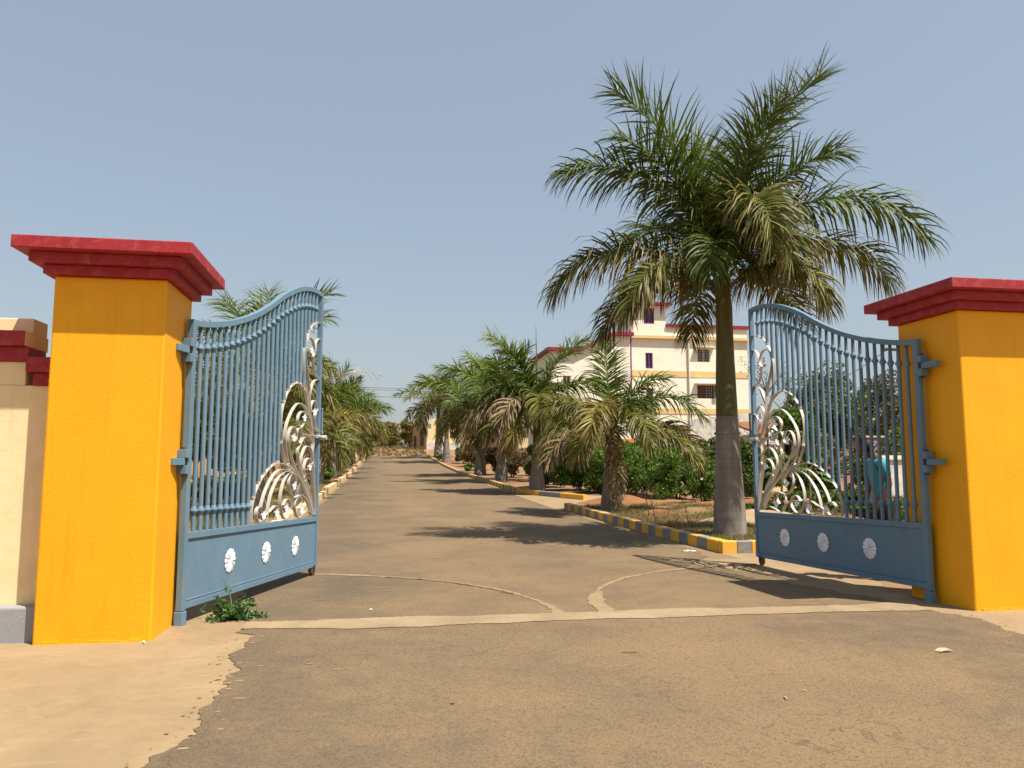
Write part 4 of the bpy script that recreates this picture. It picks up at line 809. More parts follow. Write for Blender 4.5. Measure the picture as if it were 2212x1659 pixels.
# ---------------------------------------------------------------- trees behind the right leaf
for i, (x, y, h, dx, dz, mat, lab) in enumerate([(28.5, 46, 7.4, 3.2, 2.6, 'treeleaf', 'tallest green tree behind the right leaf'), (33.5, 47, 7.0, 3.2, 2.6, 'treedry', 'dusty brown tree behind the hinge side of the right leaf'), (38.5, 48, 6.8, 3.4, 2.6, 'treedry', 'dusty tree beside the right pillar'),
        (24.8, 40, 5.4, 2.2, 2.0, 'treeleaf', 'smaller green tree left behind the right leaf'), (31, 38, 4.6, 2.3, 1.8, 'treedry', 'low dusty tree in the middle behind the right leaf'), (27.2, 33, 3.6, 1.7, 1.4, 'bushlime', 'lime green leafy shrub tree behind the teal shirted person'), (23.5, 31.5, 3.2, 1.4, 1.3, 'bushlime', 'lime green shrub tree left of the teal shirted person'), (44, 50, 7.2, 3.2, 2.6, 'treeleaf', 'green tree hidden mostly by the right pillar'), (35, 41, 5.2, 2.4, 2.0, 'bushdark', 'dark tree between dusty ones behind the right leaf')]):
    tree('background_tree', lab, x, y, h, (dx, dx*.8, dz), 11000, .24, mat, 260+i, .14, 44, .28, group='trees behind the right leaf')
bush('round_bush', 'rounded bright green bush seen through the scroll bow of the right leaf', 'bush', 15.6, 27.5, (1.2, 1., .9), 4200, .09, 'hedge', 280, 28, .3, z=2.4, zc=.6, stems=3)
for i, (x, y, a, lab) in enumerate([(12.0, 20.5, 1.6, 'low green hedge plant behind the right leaf scrollwork'), (14.6, 20.4, 1.5, 'low green hedge plant in the middle behind the right leaf'), (10.2, 14.5, .9, 'low green plant behind the person at the right leaf'), (16.8, 21, 1.4, 'low green hedge plant near the white yard wall'), (9.0, 12.6, .7, 'small leafy plant at the foot of the right leaf bars')]):
    bush('low_hedge_plant', lab, 'shrub', x, y, (a, .6, .30), 3200, .075, 'bushdark', 285+i, 22, .34, True, stems=3, group='low hedge plants behind the right leaf')
for i, (x, y, a, c, m_, lab) in enumerate([(19.5, 28, 1.8, 1.3, 'treeleaf', 'dusty green bush behind the middle bars of the right leaf'), (22.5, 29, 1.8, 1.4, 'bushlime', 'yellow green bush behind the hinge side bars of the right leaf'), (25.5, 33.5, 2.2, 1.5, 'treedry', 'dry bush in front of the pink wall'), (19, 33, 2., 1.5, 'treedry', 'dry brown bush behind the round bush'), (29, 36, 2.4, 1.6, 'treeleaf', 'dusty bush beside the right pillar')]):
    bush('yard_bush', lab, 'bush', x, y, (a, 1., c), 4200, .14, m_, 320+i, 30, .3, group='bushes in the yard behind the right leaf')
# sparse young tree by the free edge of the right leaf
def sparse_tree(label, x, y, h, seed, n, z=None):
    rnd = random.Random(seed); root = empty('sparse_tree', (x, y, float(gz(x, y)) if z is None else z)); tag(root, label, 'tree')
    r = np.random.default_rng(seed); tips = []
    MB().tube([(0, 0, -.1), (.1, 0, h*.4), (.05, 0, h*.75), (.15, 0, h)], [.06, .045, .025, .006], 6).build('trunk', M['bark'], root, smooth=True)
    for i in range(16):
        a = rnd.uniform(0, 6.28); z0 = h*rnd.uniform(.2, .9); l = h*rnd.uniform(.18, .38); e = Vector((math.cos(a)*l*.7, math.sin(a)*l*.7, z0+l*.8)); s = Vector((.07, 0, z0))
        MB().tube([s, s.lerp(e, .5)+Vector((0, 0, -.04)), e], [.022, .013, .004], 5).build('limb', M['bark'], root, smooth=True); tips += [e, s.lerp(e, .7)]
    T = np.array([tuple(t) for t in tips]); p = T[r.integers(0, len(T), n)]+r.normal(0, .13, (n, 3))
    V, Q = leaf_quads(p, .085, r); link('crown', np_mesh('crown', V, Q), root, M['treeleaf']); return root
sparse_tree('thin sparse young tree at the free edge of the right leaf', 13.9, 26.5, 4.9, 5, 500)
sparse_tree('thin sparse twiggy tree just behind the right leaf scrollwork', 15.6, 28.0, 5.0, 8, 450)
sparse_tree('small bare branching tree between the slender palms', 9.4, 47, 4.2, 12, 160)
# small layered conifer by the kerb
ro = empty('conifer_tree', (10.6, 41.5, float(gz(10.6, 41.5)))); tag(ro, 'dark layered conifer behind the clipped green shrubs', 'tree')
MB().tube([(0, 0, -.1), (0, 0, 4.2)], [.09, .02], 7).build('trunk', M['bark'], ro)
rr = np.random.default_rng(2); pp = []
for t in range(7):
    zt = 1.1+t*.45; l = 1.7*(1-t/8.5)
    for k in range(6):
        a = k*1.047+t*.4; e = Vector((math.cos(a)*l, math.sin(a)*l, zt-.12*l+.25*l*l*.3)); MB().tube([(0, 0, zt), e*.55+Vector((0, 0, zt*.45-.05)), e], [.03, .02, .006], 5).build('limb', M['bark'], ro)
        q = rr.uniform(.25, 1, 90)[:, None]*np.array(tuple(e))[None]; q[:, 2] = zt+(e.z-zt)*q[:, 0]/(e.x+1e-9) if abs(e.x) > .2 else e.z; pp.append(q+rr.normal(0, .07, (90, 3)))
V, Q = leaf_quads(np.concatenate(pp), .13, rr, 0, .3); link('needles', np_mesh('needles', V, Q), ro, M['bushdark'])
# forked dry tree on the right of the drive
ft = empty('forked_tree', (6.9, 53, float(gz(6.9, 53)))); tag(ft, 'dark forked leaning trunk at the foot of a palm on the right', 'tree')
MB().tube([(0, 0, -.1), (-.15, 0, 1.2), (-.75, 0, 3.4), (-1.2, 0, 4.6)], [.18, .15, .1, .04], 7).build('trunk', M['bark'], ft, smooth=True)
MB().tube([(-.15, 0, 1.3), (.5, .1, 3.0), (.7, .1, 4.2)], [.11, .08, .03], 7).build('limb', M['bark'], ft, smooth=True)
# ---------------------------------------------------------------- far trees at the end of the drive
for i, (x, y, h, dx, mat, lab) in enumerate([(-2.4, 128, 4.2, 2.2, 'treeleaf', 'far green tree behind the left palms'), (1.0, 131, 5.0, 2.4, 'mango', 'far yellow green tree at the left of the pair beyond the mound'), (4.4, 134, 5.6, 2.5, 'mango', 'far yellow green tree beside the shed beyond the mound'), (-6, 135, 5.5, 3.0, 'treedry', 'far hazy tree at the left end of the mound'), (-12, 140, 6, 3.5, 'treeleaf', 'far tree hidden behind the left palms'), (22, 135, 7, 4, 'treeleaf', 'far tree behind the low brown building')]):
    tree('far_tree', lab, x, y, h, (dx, dx*.8, h*.44), 4200, .38, mat, 300+i, .16, 30, .28, group='far trees beyond the mound', cz=h*.55)
for i, (x, y) in enumerate([(-30, 300), (-12, 310), (8, 330), (-50, 290), (30, 320), (55, 300), (-75, 330), (85, 310), (110, 300)]):
    pass
# distant tree belt on the horizon (one mass)
rb = np.random.default_rng(9); n = 26000; ang = rb.uniform(-1.1, 1.25, n); k = np.floor((ang+1.1)*40).astype(int); hh = 7+6*np.random.default_rng(3).random(120)[k]; dist = rb.uniform(300, 330, n)
p = np.stack([dist*np.sin(ang), dist*np.cos(ang), np.interp(dist, GY, GZ)+hh*rb.random(n)**.8*np.abs(np.sin(ang*140))**.25], 1)
V, Q = leaf_quads(p, 2.6, rb); tag(link('tree_belt', np_mesh('tree_belt', V, Q), None, M['treedry']), 'distant belt of dusty trees along the horizon', 'trees', kind='stuff')
# ---------------------------------------------------------------- weed, litter, fallen leaf by the gate
wd = empty('weed_plant', (-1.42, 8.0, .012)); tag(wd, 'green feathery weed growing at the edge of the cement strip by the left leaf', 'weed')
r = np.random.default_rng(44)
for k in range(44):
    a = k*2.4; l = r.uniform(.14, .34); el = R(r.uniform(5, 60)); n = 38; t = r.uniform(.15, 1, n)
    ax = np.array([math.cos(a)*math.cos(el), math.sin(a)*math.cos(el), math.sin(el)]); c = ax[None]*(l*t)[:, None]; c[:, 2] -= .25*l*t**2; c += r.normal(0, .013, (n, 3)); c[:, 2] = np.maximum(c[:, 2], .008)
    V, Q = leaf_quads(c, .052, r, .1, .42); link('leaf', np_mesh('leaf', V, Q), wd, M['weed'])
MB().tube([(0, 0, 0), (-.03, .02, .2), (-.10, .03, .36), (-.17, .03, .40)], [.008, .006, .004, .002], 5).build('stem', M['stemgreen'], wd)
V, Q = leaf_quads(np.array([(-.05, .02, .27)]*12)+r.normal(0, .03, (12, 3)), .04, r); link('leaf', np_mesh('leaf', V, Q), wd, M['weed'])
lt = MB()
for k in range(7):
    x, y = r.uniform(-.08, .08), r.uniform(-.04, .04); q = r.uniform(.015, .04); lt.add([(x-q, y-q*.6, .002), (x+q, y-q*.5, .02*r.random()), (x+q*.8, y+q*.6, .03*r.random()+.004), (x-q*.7, y+q*.7, .01)], [(0, 1, 2, 3)])
o = lt.build('paper_litter', M['paper']); o.location = (5.36, 13.1, float(rz_(13.1))+.016); tag(o, 'scrap of white paper litter lying near the striped kerb', 'litter')
dl = MB().add([(-.07, 0, .004), (-.03, -.03, .008), (.03, -.022, .02), (.085, 0, .003), (.03, .03, .026), (-.03, .032, .022)], [(0, 1, 5), (1, 2, 4, 5), (2, 3, 4)]).build('fallen_leaf', M['deadleaf']); dl.location = (4.42, 5.65, .014); dl.rotation_euler = (0, 0, R(-12)); tag(dl, 'dry curled leaf lying on the asphalt at lower right', 'leaf')
for i, (x, y, s, m_, lab) in enumerate([(.45, 4.95, .011, 'stone', 'small dark pebble on the asphalt at lower left'), (2.55, 4.72, .018, 'deadleaf', 'pale straw lying on the asphalt at lower middle'), (2.75, 4.85, .013, 'deadleaf', 'short pale twig on the asphalt at lower middle'), (-.1, 8.2, .014, 'paper', 'white chip of litter inside the gateway on the left'), (-1.95, 7.03, .02, 'paper', 'white scrap at the foot of the left pillar')]):
    o = MB().tube([(-s*1.6, 0, s*.35), (0, 0, s*.5), (s*1.6, 0, s*.3)], [s*.12, s*.4, s*.1], 6).build('ground_debris', M[m_]); o.location = (x, y, .013); o.rotation_euler = (0, 0, i*1.3); tag(o, lab, 'debris')
# ---------------------------------------------------------------- buildings
def wall_holes(b, x0, x1, z0, z1, y, holes, d=.25):
    """front wall (facing -y) with rectangular openings and their reveals"""
    xs = sorted({x0, x1, *[h[0] for h in holes], *[h[1] for h in holes]}); zs = sorted({z0, z1, *[h[2] for h in holes], *[h[3] for h in holes]})
    for a, c in zip(xs[:-1], xs[1:]):
        for e, g in zip(zs[:-1], zs[1:]):
            if any(h[0] <= a and c <= h[1] and h[2] <= e and g <= h[3] for h in holes): continue
            b.add([(a, y, e), (c, y, e), (c, y, g), (a, y, g)], [(0, 1, 2, 3)])
    for (a, c, e, g) in holes:
        b.add([(a, y, e), (c, y, e), (c, y, g), (a, y, g), (a, y+d, e), (c, y+d, e), (c, y+d, g), (a, y+d, g)], [(0, 4, 5, 1), (1, 5, 6, 2), (2, 6, 7, 3), (3, 7, 4, 0)])
    return b
def window(root, a, c, e, g, y, mats, grill=True, shade=True, frame=.06, bars=7):
    w = MB().box(a, c, y+.16, y+.20, e, g).build('window', M[mats[0]], root, world=True)
    lo = root.location
    def sub(name, b, m): return b.build(name, m, w) if False else link(name, b.mesh(name, lo), w, m)
    f = frame
    for nm, bx in (('frame', (a, a+f, y+.05, y+.15, e, g)), ('frame', (c-f, c, y+.05, y+.15, e, g)), ('frame', (a+f, c-f, y+.05, y+.15, e, e+f)), ('frame', (a+f, c-f, y+.05, y+.15, g-f, g)), ('mullion', ((a+c)/2-f/2, (a+c)/2+f/2, y+.06, y+.14, e+f, g-f))):
        sub(nm, MB().box(*bx), M[mats[1]])
    if grill:
        for k in range(1, bars): sub('grill_bar', MB().box(a+(c-a)*k/bars-.012, a+(c-a)*k/bars+.012, y+.02, y+.04, e, g), M[mats[2]])
        for k in range(1, 5): sub('grill_bar', MB().box(a, c, y+.018, y+.03, e+(g-e)*k/5-.012, e+(g-e)*k/5+.012), M[mats[2]])
    if shade: MB().box(a-.3, c+.45, y-.55, y-.003, g+.12, g+.22).build('sunshade', M['bwhite'], root, world=True)
    return w
k = 1.25
def sx(x): return x*k
def sz(z): return 1.5+(z-1.5)*k
mb = empty('main_building', (31, 75, 1.)); tag(mb, 'cream three storey building with yellow bands and maroon parapet behind the palms', 'building')
X0, X1, YF = sx(19.88), sx(30.1), 75.
w1 = (sx(25.64), sx(26.74), sz(9.95), sz(11.02)); w2 = (sx(25.56), sx(27.02), sz(6.89), sz(7.99)); w3 = (sx(21.12), sx(21.75), sz(9.3), sz(10.60)); w5 = (sx(21.12), sx(21.75), sz(6.3), sz(7.6)); vt = (sx(25.99), sx(26.48), sz(11.86), sz(12.0))
b = wall_holes(MB(), X0, X1, 0., sz(12.8), YF, [w1, w2, w3, w5, vt])
b.add([(X0, YF, 0), (X0, YF+14, 0), (X0, YF+14, sz(12.8)), (X0, YF, sz(12.8)), (X1, YF, 0), (X1, YF+14, 0), (X1, YF+14, sz(12.8)), (X1, YF, sz(12.8))], [(1, 0, 3, 2), (4, 5, 6, 7), (1, 2, 6, 5)])
b.add([(X0, YF+.3, sz(12.2)), (X1, YF+.3, sz(12.2)), (X1, YF+14, sz(12.2)), (X0, YF+14, sz(12.2))], [(0, 1, 2, 3)])
b.build('wall', M['bwhite'], mb, world=True)
for z0, z1 in ((sz(8.64), sz(9.14)), (sz(5.58), sz(6.04))): MB().box(X0-.04, X1+.04, YF-.05, YF-.004, z0, z1).build('band', M['bband'], mb, world=True)
MB().box(X0-.04, X1+.35, YF-.35, YF-.006, sz(11.78), sz(12.02)).build('cornice', M['bband'], mb, world=True)
MB().box(sx(22.95), X1+.25, YF-.22, YF+.25, sz(12.802), sz(13.06)).build('parapet_coping', M['maroon'], mb, world=True)
hx0, hx1 = sx(19.9), sx(22.92); hw = (sx(21.03), sx(21.93), sz(13.02), sz(14.35))
b = wall_holes(MB(), hx0, hx1, sz(12.03), sz(14.55), YF-.02, [hw]); b.add([(hx1, YF-.02, sz(12.03)), (hx1, YF+5, sz(12.03)), (hx1, YF+5, sz(14.55)), (hx1, YF-.02, sz(14.55)), (hx0, YF-.02, sz(12.03)), (hx0, YF+5, sz(12.03)), (hx0, YF+5, sz(14.55)), (hx0, YF-.02, sz(14.55))], [(0, 1, 2, 3), (5, 4, 7, 6)])
b.build('stair_tower', M['bwhite'], mb, world=True)
MB().box(hx0-.5, hx1+.55, YF-.6, YF+5.4, sz(14.555), sz(14.78)).build('tower_roof', M['maroon'], mb, world=True)
window(mb, *hw, YF-.02, ('glass', 'purple', 'purple'), False, False, .12)
window(mb, *w1, YF, ('dark', 'pipe', 'pipe')); window(mb, *w2, YF, ('dark', 'brownwood', 'pipe')); window(mb, *w3, YF, ('glass', 'purple', 'purple'), False, False, .1); window(mb, *w5, YF, ('glass', 'purple', 'purple'), False, False, .1)
MB().box(w2[0]+.06, (w2[0]+w2[1])/2-.1, YF-.02, YF+.01, w2[2]+.05, w2[3]-.05).build('shutter', M['brownwood'], mb, world=True)
MB().box(w2[1]-.05, w2[1]+.35, YF-.25, YF-.21, w2[2]+.05, w2[3]-.05).build('shutter', M['brownwood'], mb, world=True)
MB().box(vt[0], vt[1], YF+.1, YF+.15, vt[2], vt[3]).build('vent', M['dark'], mb, world=True)
px = sx(24.84); MB().tube([(px, YF-.12, 1.5), (px, YF-.12, sz(13.0))], .09, 8).build('downpipe', M['pipe'], mb, world=True, smooth=True)
MB().tube([(X0-.05, YF-.1, 1.5), (X0-.05, YF-.1, sz(12.4))], .10, 8).build('downpipe', M['purple'], mb, world=True, smooth=True)
lp = empty('roof_lamp', (px, YF-.3, sz(13.07))); tag(lp, 'small flood lamp on an arm above the maroon parapet', 'lamp')
MB().tube([(0, 0, -.15), (0, 0, .55), (.25, -.1, .85)], .035, 6).build('arm', M['pipe'], lp); MB().box(.1, .6, -.35, .05, .85, 1.15).build('lamp_head', M['tin'], lp, bevel=.03)
MB().add([(.14, -.352, .88), (.56, -.352, .88), (.56, -.352, 1.12), (.14, -.352, 1.12)], [(0, 1, 2, 3)]).build('lens', M['pipe'], lp)
# front wing with verandah
k = 72/56.
wg = empty('wing_building', (20, 72, 1.)); tag(wg, 'cream front wing with red roof edge, porch canopy and verandah behind the slender palms', 'building')
YW = 72.; x0, x1 = sx(12.3), sx(18.5); zt = sz(9.95)
hs_ = [(sx(14.95), sx(15.22), sz(3.2), sz(4.13)), (sx(15.75), sx(16.05), sz(3.25), sz(4.25)), (sx(16.8), sx(17.1), sz(3.25), sz(4.25)), (sx(13.49), sx(13.8), sz(2.9), sz(3.98)), (sx(14.2), sx(14.72), sz(2.9), sz(4.19)), (sx(15.6), sx(16.1), sz(7.0), sz(8.1)), (sx(13.2), sx(13.8), sz(7.0), sz(8.1)), (sx(17.2), sx(17.7), sz(7.0), sz(8.1))]
b = wall_holes(MB(), x0, x1, 0., zt, YW, hs_); b.add([(x0, YW, 0), (x0, YW+12, 0), (x0, YW+12, zt), (x0, YW, zt), (x1, YW, 0), (x1, YW+3, 0), (x1, YW+3, zt), (x1, YW, zt)], [(1, 0, 3, 2), (4, 5, 6, 7)])
b.build('wall', M['bwhite'], wg, world=True)
for i, h in enumerate(hs_): window(wg, *h, YW, ('dark' if i in (3, 4) else 'glass', 'bband', 'pipe'), False, False, .07)
for i, h in enumerate(hs_[:4]):   # yellow surrounds, proud of the wall
    MB().box(h[0]-.22, h[0]-.003, YW-.06, YW-.003, h[2]-.1, h[3]+.2).build('surround', M['bband'], wg, world=True); MB().box(h[1]+.003, h[1]+.22, YW-.06, YW-.003, h[2]-.1, h[3]+.2).build('surround', M['bband'], wg, world=True); MB().box(h[0], h[1], YW-.06, YW-.003, h[3]+.003, h[3]+.2).build('surround', M['bband'], wg, world=True)
ap = (sx(17.1), sz(11.25))
MB().add([(sx(14.6), YW-.01, zt), (x1, YW-.01, zt), (x1, YW-.01, ap[1]), (ap[0], YW-.01, ap[1]), (sx(14.6), YW+6, zt), (x1, YW+6, zt), (x1, YW+6, ap[1]), (ap[0], YW+6, ap[1])], [(0, 1, 2, 3), (1, 5, 6, 2)]).build('gable', M['bwhite'], wg, world=True)
MB().box(x0-.4, sx(14.45), YW-.45, YW+12, zt+.003, zt+.33).build('roof_edge', M['maroon'], wg, world=True)
for (a, c) in (((sx(14.45), zt), ap), (ap, (x1+.3, ap[1]))):
    V = [(a[0], YW-.42, a[1]+.004), (c[0], YW-.42, c[1]+.004), (c[0], YW-.42, c[1]+.33), (a[0], YW-.42, a[1]+.33)]; V += [(p[0], YW+6, p[2]) for p in V]
    MB().add(V, [(0, 1, 2, 3), (7, 6, 5, 4), (0, 4, 5, 1), (3, 2, 6, 7), (0, 3, 7, 4), (1, 5, 6, 2)]).build('roof_edge', M['maroon'], wg, world=True)
MB().box(sx(12.1), sx(14.9), YW-4, YW-.05, sz(4.47), sz(4.76)).build('porch_canopy', M['maroon'], wg, world=True)
for xx in (sx(12.4), sx(14.6)): MB().box(xx-.2, xx+.2, YW-3.8, YW-3.4, 1., sz(4.468)).build('porch_column', M['bwhite'], wg, world=True)
MB().box(sx(12.2), sx(16.4), YW-4, YW-.004, 0.8, sz(2.78)).build('verandah_floor', M['plinth'], wg, world=True)
for zz in (.35, .7, 1.0): MB().tube([(sx(12.9), YW-3.85, sz(2.78)+zz), (sx(16.3), YW-3.85, sz(2.78)+zz)], .03, 6).build('rail', M['tin'], wg, world=True)
for q in range(6): xx = sx(12.95)+q*(sx(16.25)-sx(12.95))/5; MB().tube([(xx, YW-3.85, sz(2.78)), (xx, YW-3.85, sz(2.78)+1.0)], .035, 6).build('rail_post', M['tin'], wg, world=True)
MB().box(x0-.03, x1+.03, YW-.06, YW-.004, sz(5.3), sz(5.55)).build('band', M['bband'], wg, world=True)
# stained wall and small hut in front of the main building
k = 55/48.
st = empty('stained_wall', (sx(22.2), 55, 1.)); tag(st, 'white wall with black rain stains right of the short palm', 'wall')
a0, a1 = sx(19.9), sx(24.2); MB().add([(a0, 55, .3), (a1, 55, .3), (a1, 55, sz(4.9)), (a0, 55, sz(4.4)), (a0, 55.3, .3), (a1, 55.3, .3), (a1, 55.3, sz(4.9)), (a0, 55.3, sz(4.4))], [(0, 1, 2, 3), (7, 6, 5, 4), (3, 2, 6, 7), (0, 3, 7, 4), (1, 5, 6, 2)]).build('wall_face', M['stain'], st, world=True)
ht = empty('small_hut', (sx(18.3), 54, 1.)); tag(ht, 'small peach plastered hut with a tin awning behind the short palm', 'hut')
b = wall_holes(MB(), sx(17.1), sx(19.45), .3, sz(3.9), 54., [(sx(18.18), sx(18.84), sz(2.2), sz(3.15)), (sx(17.3), sx(17.6), sz(2.7), sz(3.2))]); b.add([(sx(17.1), 54, .3), (sx(17.1), 57, .3), (sx(17.1), 57, sz(3.9)), (sx(17.1), 54, sz(3.9)), (sx(19.45), 54, .3), (sx(19.45), 54.9, .3), (sx(19.45), 54.9, sz(3.9)), (sx(19.45), 54, sz(3.9))], [(1, 0, 3, 2), (4, 5, 6, 7)]); b.build('wall', M['peach'], ht, world=True)
MB().box(sx(18.18), sx(18.84), 54.22, 54.3, sz(2.2), sz(3.15)).build('door', M['dark'], ht, world=True); MB().box(sx(17.3), sx(17.6), 54.22, 54.3, sz(2.7), sz(3.2)).build('window', M['dark'], ht, world=True)
MB().box(sx(16.95), sx(19.6), 53.7, 57.2, sz(3.905), sz(4.0)).build('roof', M['tin'], ht, world=True)
MB().add([(sx(17.9), 53.98, sz(3.45)), (sx(19.3), 53.98, sz(3.45)), (sx(19.4), 53.1, sz(3.28)), (sx(17.8), 53.1, sz(3.28)), (sx(17.9), 53.98, sz(3.49)), (sx(19.3), 53.98, sz(3.49)), (sx(19.4), 53.1, sz(3.32)), (sx(17.8), 53.1, sz(3.32))], [(0, 1, 2, 3), (7, 6, 5, 4), (3, 2, 6, 7), (0, 3, 7, 4), (1, 5, 6, 2)]).build('awning', M['tin'], ht, world=True)
ob = MB().box(sx(14.75), sx(15.7), 53, 53.6, 1.2, sz(3.05)).build('orange_screen_wall', M['orange'], bevel=.03); tag(ob, 'low bright orange wall behind the short palm trunk', 'wall')
tp = MB().add([(11.5, 39.5, 1.45), (13.9, 39.5, 1.40), (13.7, 40.8, 1.75), (11.9, 40.8, 1.95), (12.7, 40.2, 2.12), (11.4, 39.4, .9), (14.0, 39.4, .9)], [(0, 1, 4), (1, 2, 4), (2, 3, 4), (3, 0, 4), (0, 5, 6, 1)]).build('blue_tarpaulin', M['tarp']); tag(tp, 'pale blue tarpaulin heap among the bushes', 'tarpaulin')
# far shed and low building
sd_ = empty('far_shed', (9, 118, 3.4)); tag(sd_, 'cream walled shed with brown shutters at the end of the drive', 'shed')
b = wall_holes(MB(), 6.45, 14.2, 4.75, 8.36, 118., [(10.04, 11.05, 5.4, 6.45), (13.0, 13.8, 5.4, 6.45)]); b.add([(14.2, 118, 4.75), (14.2, 128, 4.75), (14.2, 128, 8.36), (14.2, 118, 8.36)], [(0, 1, 2, 3)]); b.add([(6.45, 118, 8.36), (14.2, 118, 8.36), (14.2, 128, 8.36), (6.45, 128, 8.36)], [(0, 1, 2, 3)]); b.build('wall', M['shedcream'], sd_, world=True)
MB().box(6.40, 14.3, 117.8, 118.3, 3.2, 4.748).build('plinth', M['stain'], sd_, world=True)
for (a, c) in ((10.04, 11.05), (13.0, 13.8)): window(sd_, a, c, 5.4, 6.45, 118., ('brownwood', 'brownwood', 'dark'), False, False, .06)
MB().add([(6.44, 118.05, 3.4), (6.44, 119, 8.3), (4.5, 122, 7.3), (4.5, 122, 3.4), (6.44, 118.05, 8.3)], [(0, 3, 2, 4)]).build('gable_wall', M['shedbrown'], sd_, world=True)
MB().add([(6.75, 117.5, 8.62), (3.9, 122.4, 7.25), (3.9, 128, 7.25), (6.75, 128, 8.62), (6.75, 117.5, 8.48), (3.9, 122.4, 7.11), (3.9, 128, 7.11), (6.75, 128, 8.48)], [(0, 3, 2, 1), (4, 5, 6, 7), (0, 1, 5, 4), (1, 2, 6, 5)]).build('roof', M['brownwood'], sd_, world=True)
MB().add([(5.95, 118.75, 4.3), (5.55, 119.55, 4.3), (5.55, 119.55, 6.3), (5.95, 118.75, 6.3)], [(0, 3, 2, 1)]).build('door', M['brownwood'], sd_, world=True)
MB().add([(4.95, 120.9, 3.9), (4.62, 121.6, 3.9), (4.62, 121.6, 5.8), (4.95, 120.9, 5.8)], [(0, 3, 2, 1)]).build('door', M['brownwood'], sd_, world=True)
lb = empty('low_building', (15, 98, 2.)); tag(lb, 'low brown building with dark doorways behind the dry bushes', 'building')
hl = [(12.2, 12.6, 3.6, 4.7), (13.6, 14.0, 4.2, 4.8), (14.7, 15.6, 3.5, 5.0), (16.4, 16.9, 3.5, 4.9), (18.5, 19.2, 3.5, 4.9)]
b = wall_holes(MB(), 11.3, 21, 1.8, 5.4, 98., hl); b.build('wall', M['shedbrown'], lb, world=True)
for h in hl: MB().box(h[0], h[1], 98.2, 98.3, h[2], h[3]).build('doorway', M['dark'], lb, world=True)
MB().box(11.0, 21.3, 97.2, 103, 5.402, 5.6).build('roof', M['tin'], lb, world=True)
hb = empty('cream_block', (21, 90, 2.)); tag(hb, 'pale cream block glimpsed between palm trunks behind the conifer', 'building'); MB().box(15.4, 23, 88, 94, 1., 5.3).build('wall', M['shedcream'], hb, world=True, bevel=.03); MB().box(15.2, 23.2, 87.7, 94.2, 5.303, 5.5).build('roof', M['tin'], hb, world=True)
MB().box(15.35, 23.05, 87.9, 87.996, 1., 3.4).build('dado', M['pink'], hb, world=True)
# yard behind the right leaf
yh = empty('yellow_hut', (16.2, 30, .3)); tag(yh, 'small yellow hut with dark doorway seen through the right leaf scrollwork', 'hut')
b = wall_holes(MB(), 15.5, 17.15, 0.1, 2.75, 30., [(16.57, 16.88, 1.45, 2.3)]); b.add([(15.5, 30, .1), (15.5, 32, .1), (15.5, 32, 2.75), (15.5, 30, 2.75), (17.15, 30, .1), (17.15, 32, .1), (17.15, 32, 2.75), (17.15, 30, 2.75)], [(1, 0, 3, 2), (4, 5, 6, 7)]); b.build('wall', M['shedcream'], yh, world=True)
MB().box(16.57, 16.88, 30.2, 30.26, 1.45, 2.3).build('doorway', M['dark'], yh, world=True)
MB().add([(15.2, 29.6, 2.7), (17.5, 29.6, 2.7), (17.5, 32.3, 3.3), (15.2, 32.3, 3.3), (15.2, 29.6, 2.78), (17.5, 29.6, 2.78), (17.5, 32.3, 3.38), (15.2, 32.3, 3.38)], [(0, 3, 2, 1), (4, 5, 6, 7), (0, 1, 5, 4), (1, 2, 6, 5), (2, 3, 7, 6), (3, 0, 4, 7)]).build('roof', M['redsoil'], yh, world=True)
wp = MB().add([(15.35, 29.4, 2.3), (16.0, 29.4, 2.3), (16.0, 29.4, 3.0), (15.8, 29.4, 3.25), (15.35, 29.45, 2.3), (16.0, 29.45, 2.3), (16.0, 29.45, 3.0), (15.8, 29.45, 3.25)], [(0, 1, 2, 3), (7, 6, 5, 4), (0, 3, 7, 4), (1, 5, 6, 2), (3, 2, 6, 7), (0, 4, 5, 1)]).build('white_sheet', M['paper']); tag(wp, 'white slanted sheet leaning on the yellow hut', 'sheet')
pw = empty('pink_wall', (28, 40, .4)); tag(pw, 'low pink brick wall among the trees behind the right leaf', 'wall'); MB().box(24.8, 31.5, 40, 40.25, .2, 3.0).build('wall_face', M['pink'], pw, world=True); MB().box(24.7, 31.6, 39.93, 40.32, 3.002, 3.1).build('coping', M['stain'], pw, world=True)
yw = empty('yard_wall', (16, 20, 0)); tag(yw, 'grey white yard wall with pale coping behind the person in teal', 'wall'); MB().box(13.7, 20, 20, 20.2, -.1, 1.62).build('wall_face', M['stain'], yw, world=True); MB().box(13.65, 20, 19.94, 20.26, 1.622, 1.74).build('coping', M['bwhite'], yw, world=True)
# poles and wires
def pole(label, x, y, h, arms, w=.12):
    root = empty('power_pole', (x, y, float(gz(x, y)))); tag(root, label, 'pole'); MB().box(-w/2, w/2, -w/2, w/2, -.2, h).build('post', M['pole'], root)
    for (z, a, c) in arms:
        ar = MB().box(a, c, -w/2-.09, -w/2-.004, z-.04, z+.04).build('cross_arm', M['wire'], root)
        for q in (a+.06, (a+c)/2, c-.06): MB().lathe([(.02, 0), (.045, .03), (.03, .06), (.05, .09), (.02, .14)], 8, (q, -w/2-.045, z+.041)).build('insulator', M['dark'], ar)
    return root
pole('dark power pole with cross arm seen through the right leaf bars', 21.5, 35, 5.55, [(4.9, -.6, .6), (5.35, -.25, .25)])
pole('power pole with insulators hidden beside the right pillar', 17.3, 22, 5.4, [(5.0, -1.75, .5), (4.45, -.9, .4), (3.3, -.9, .4), (2.4, -.9, .4)])
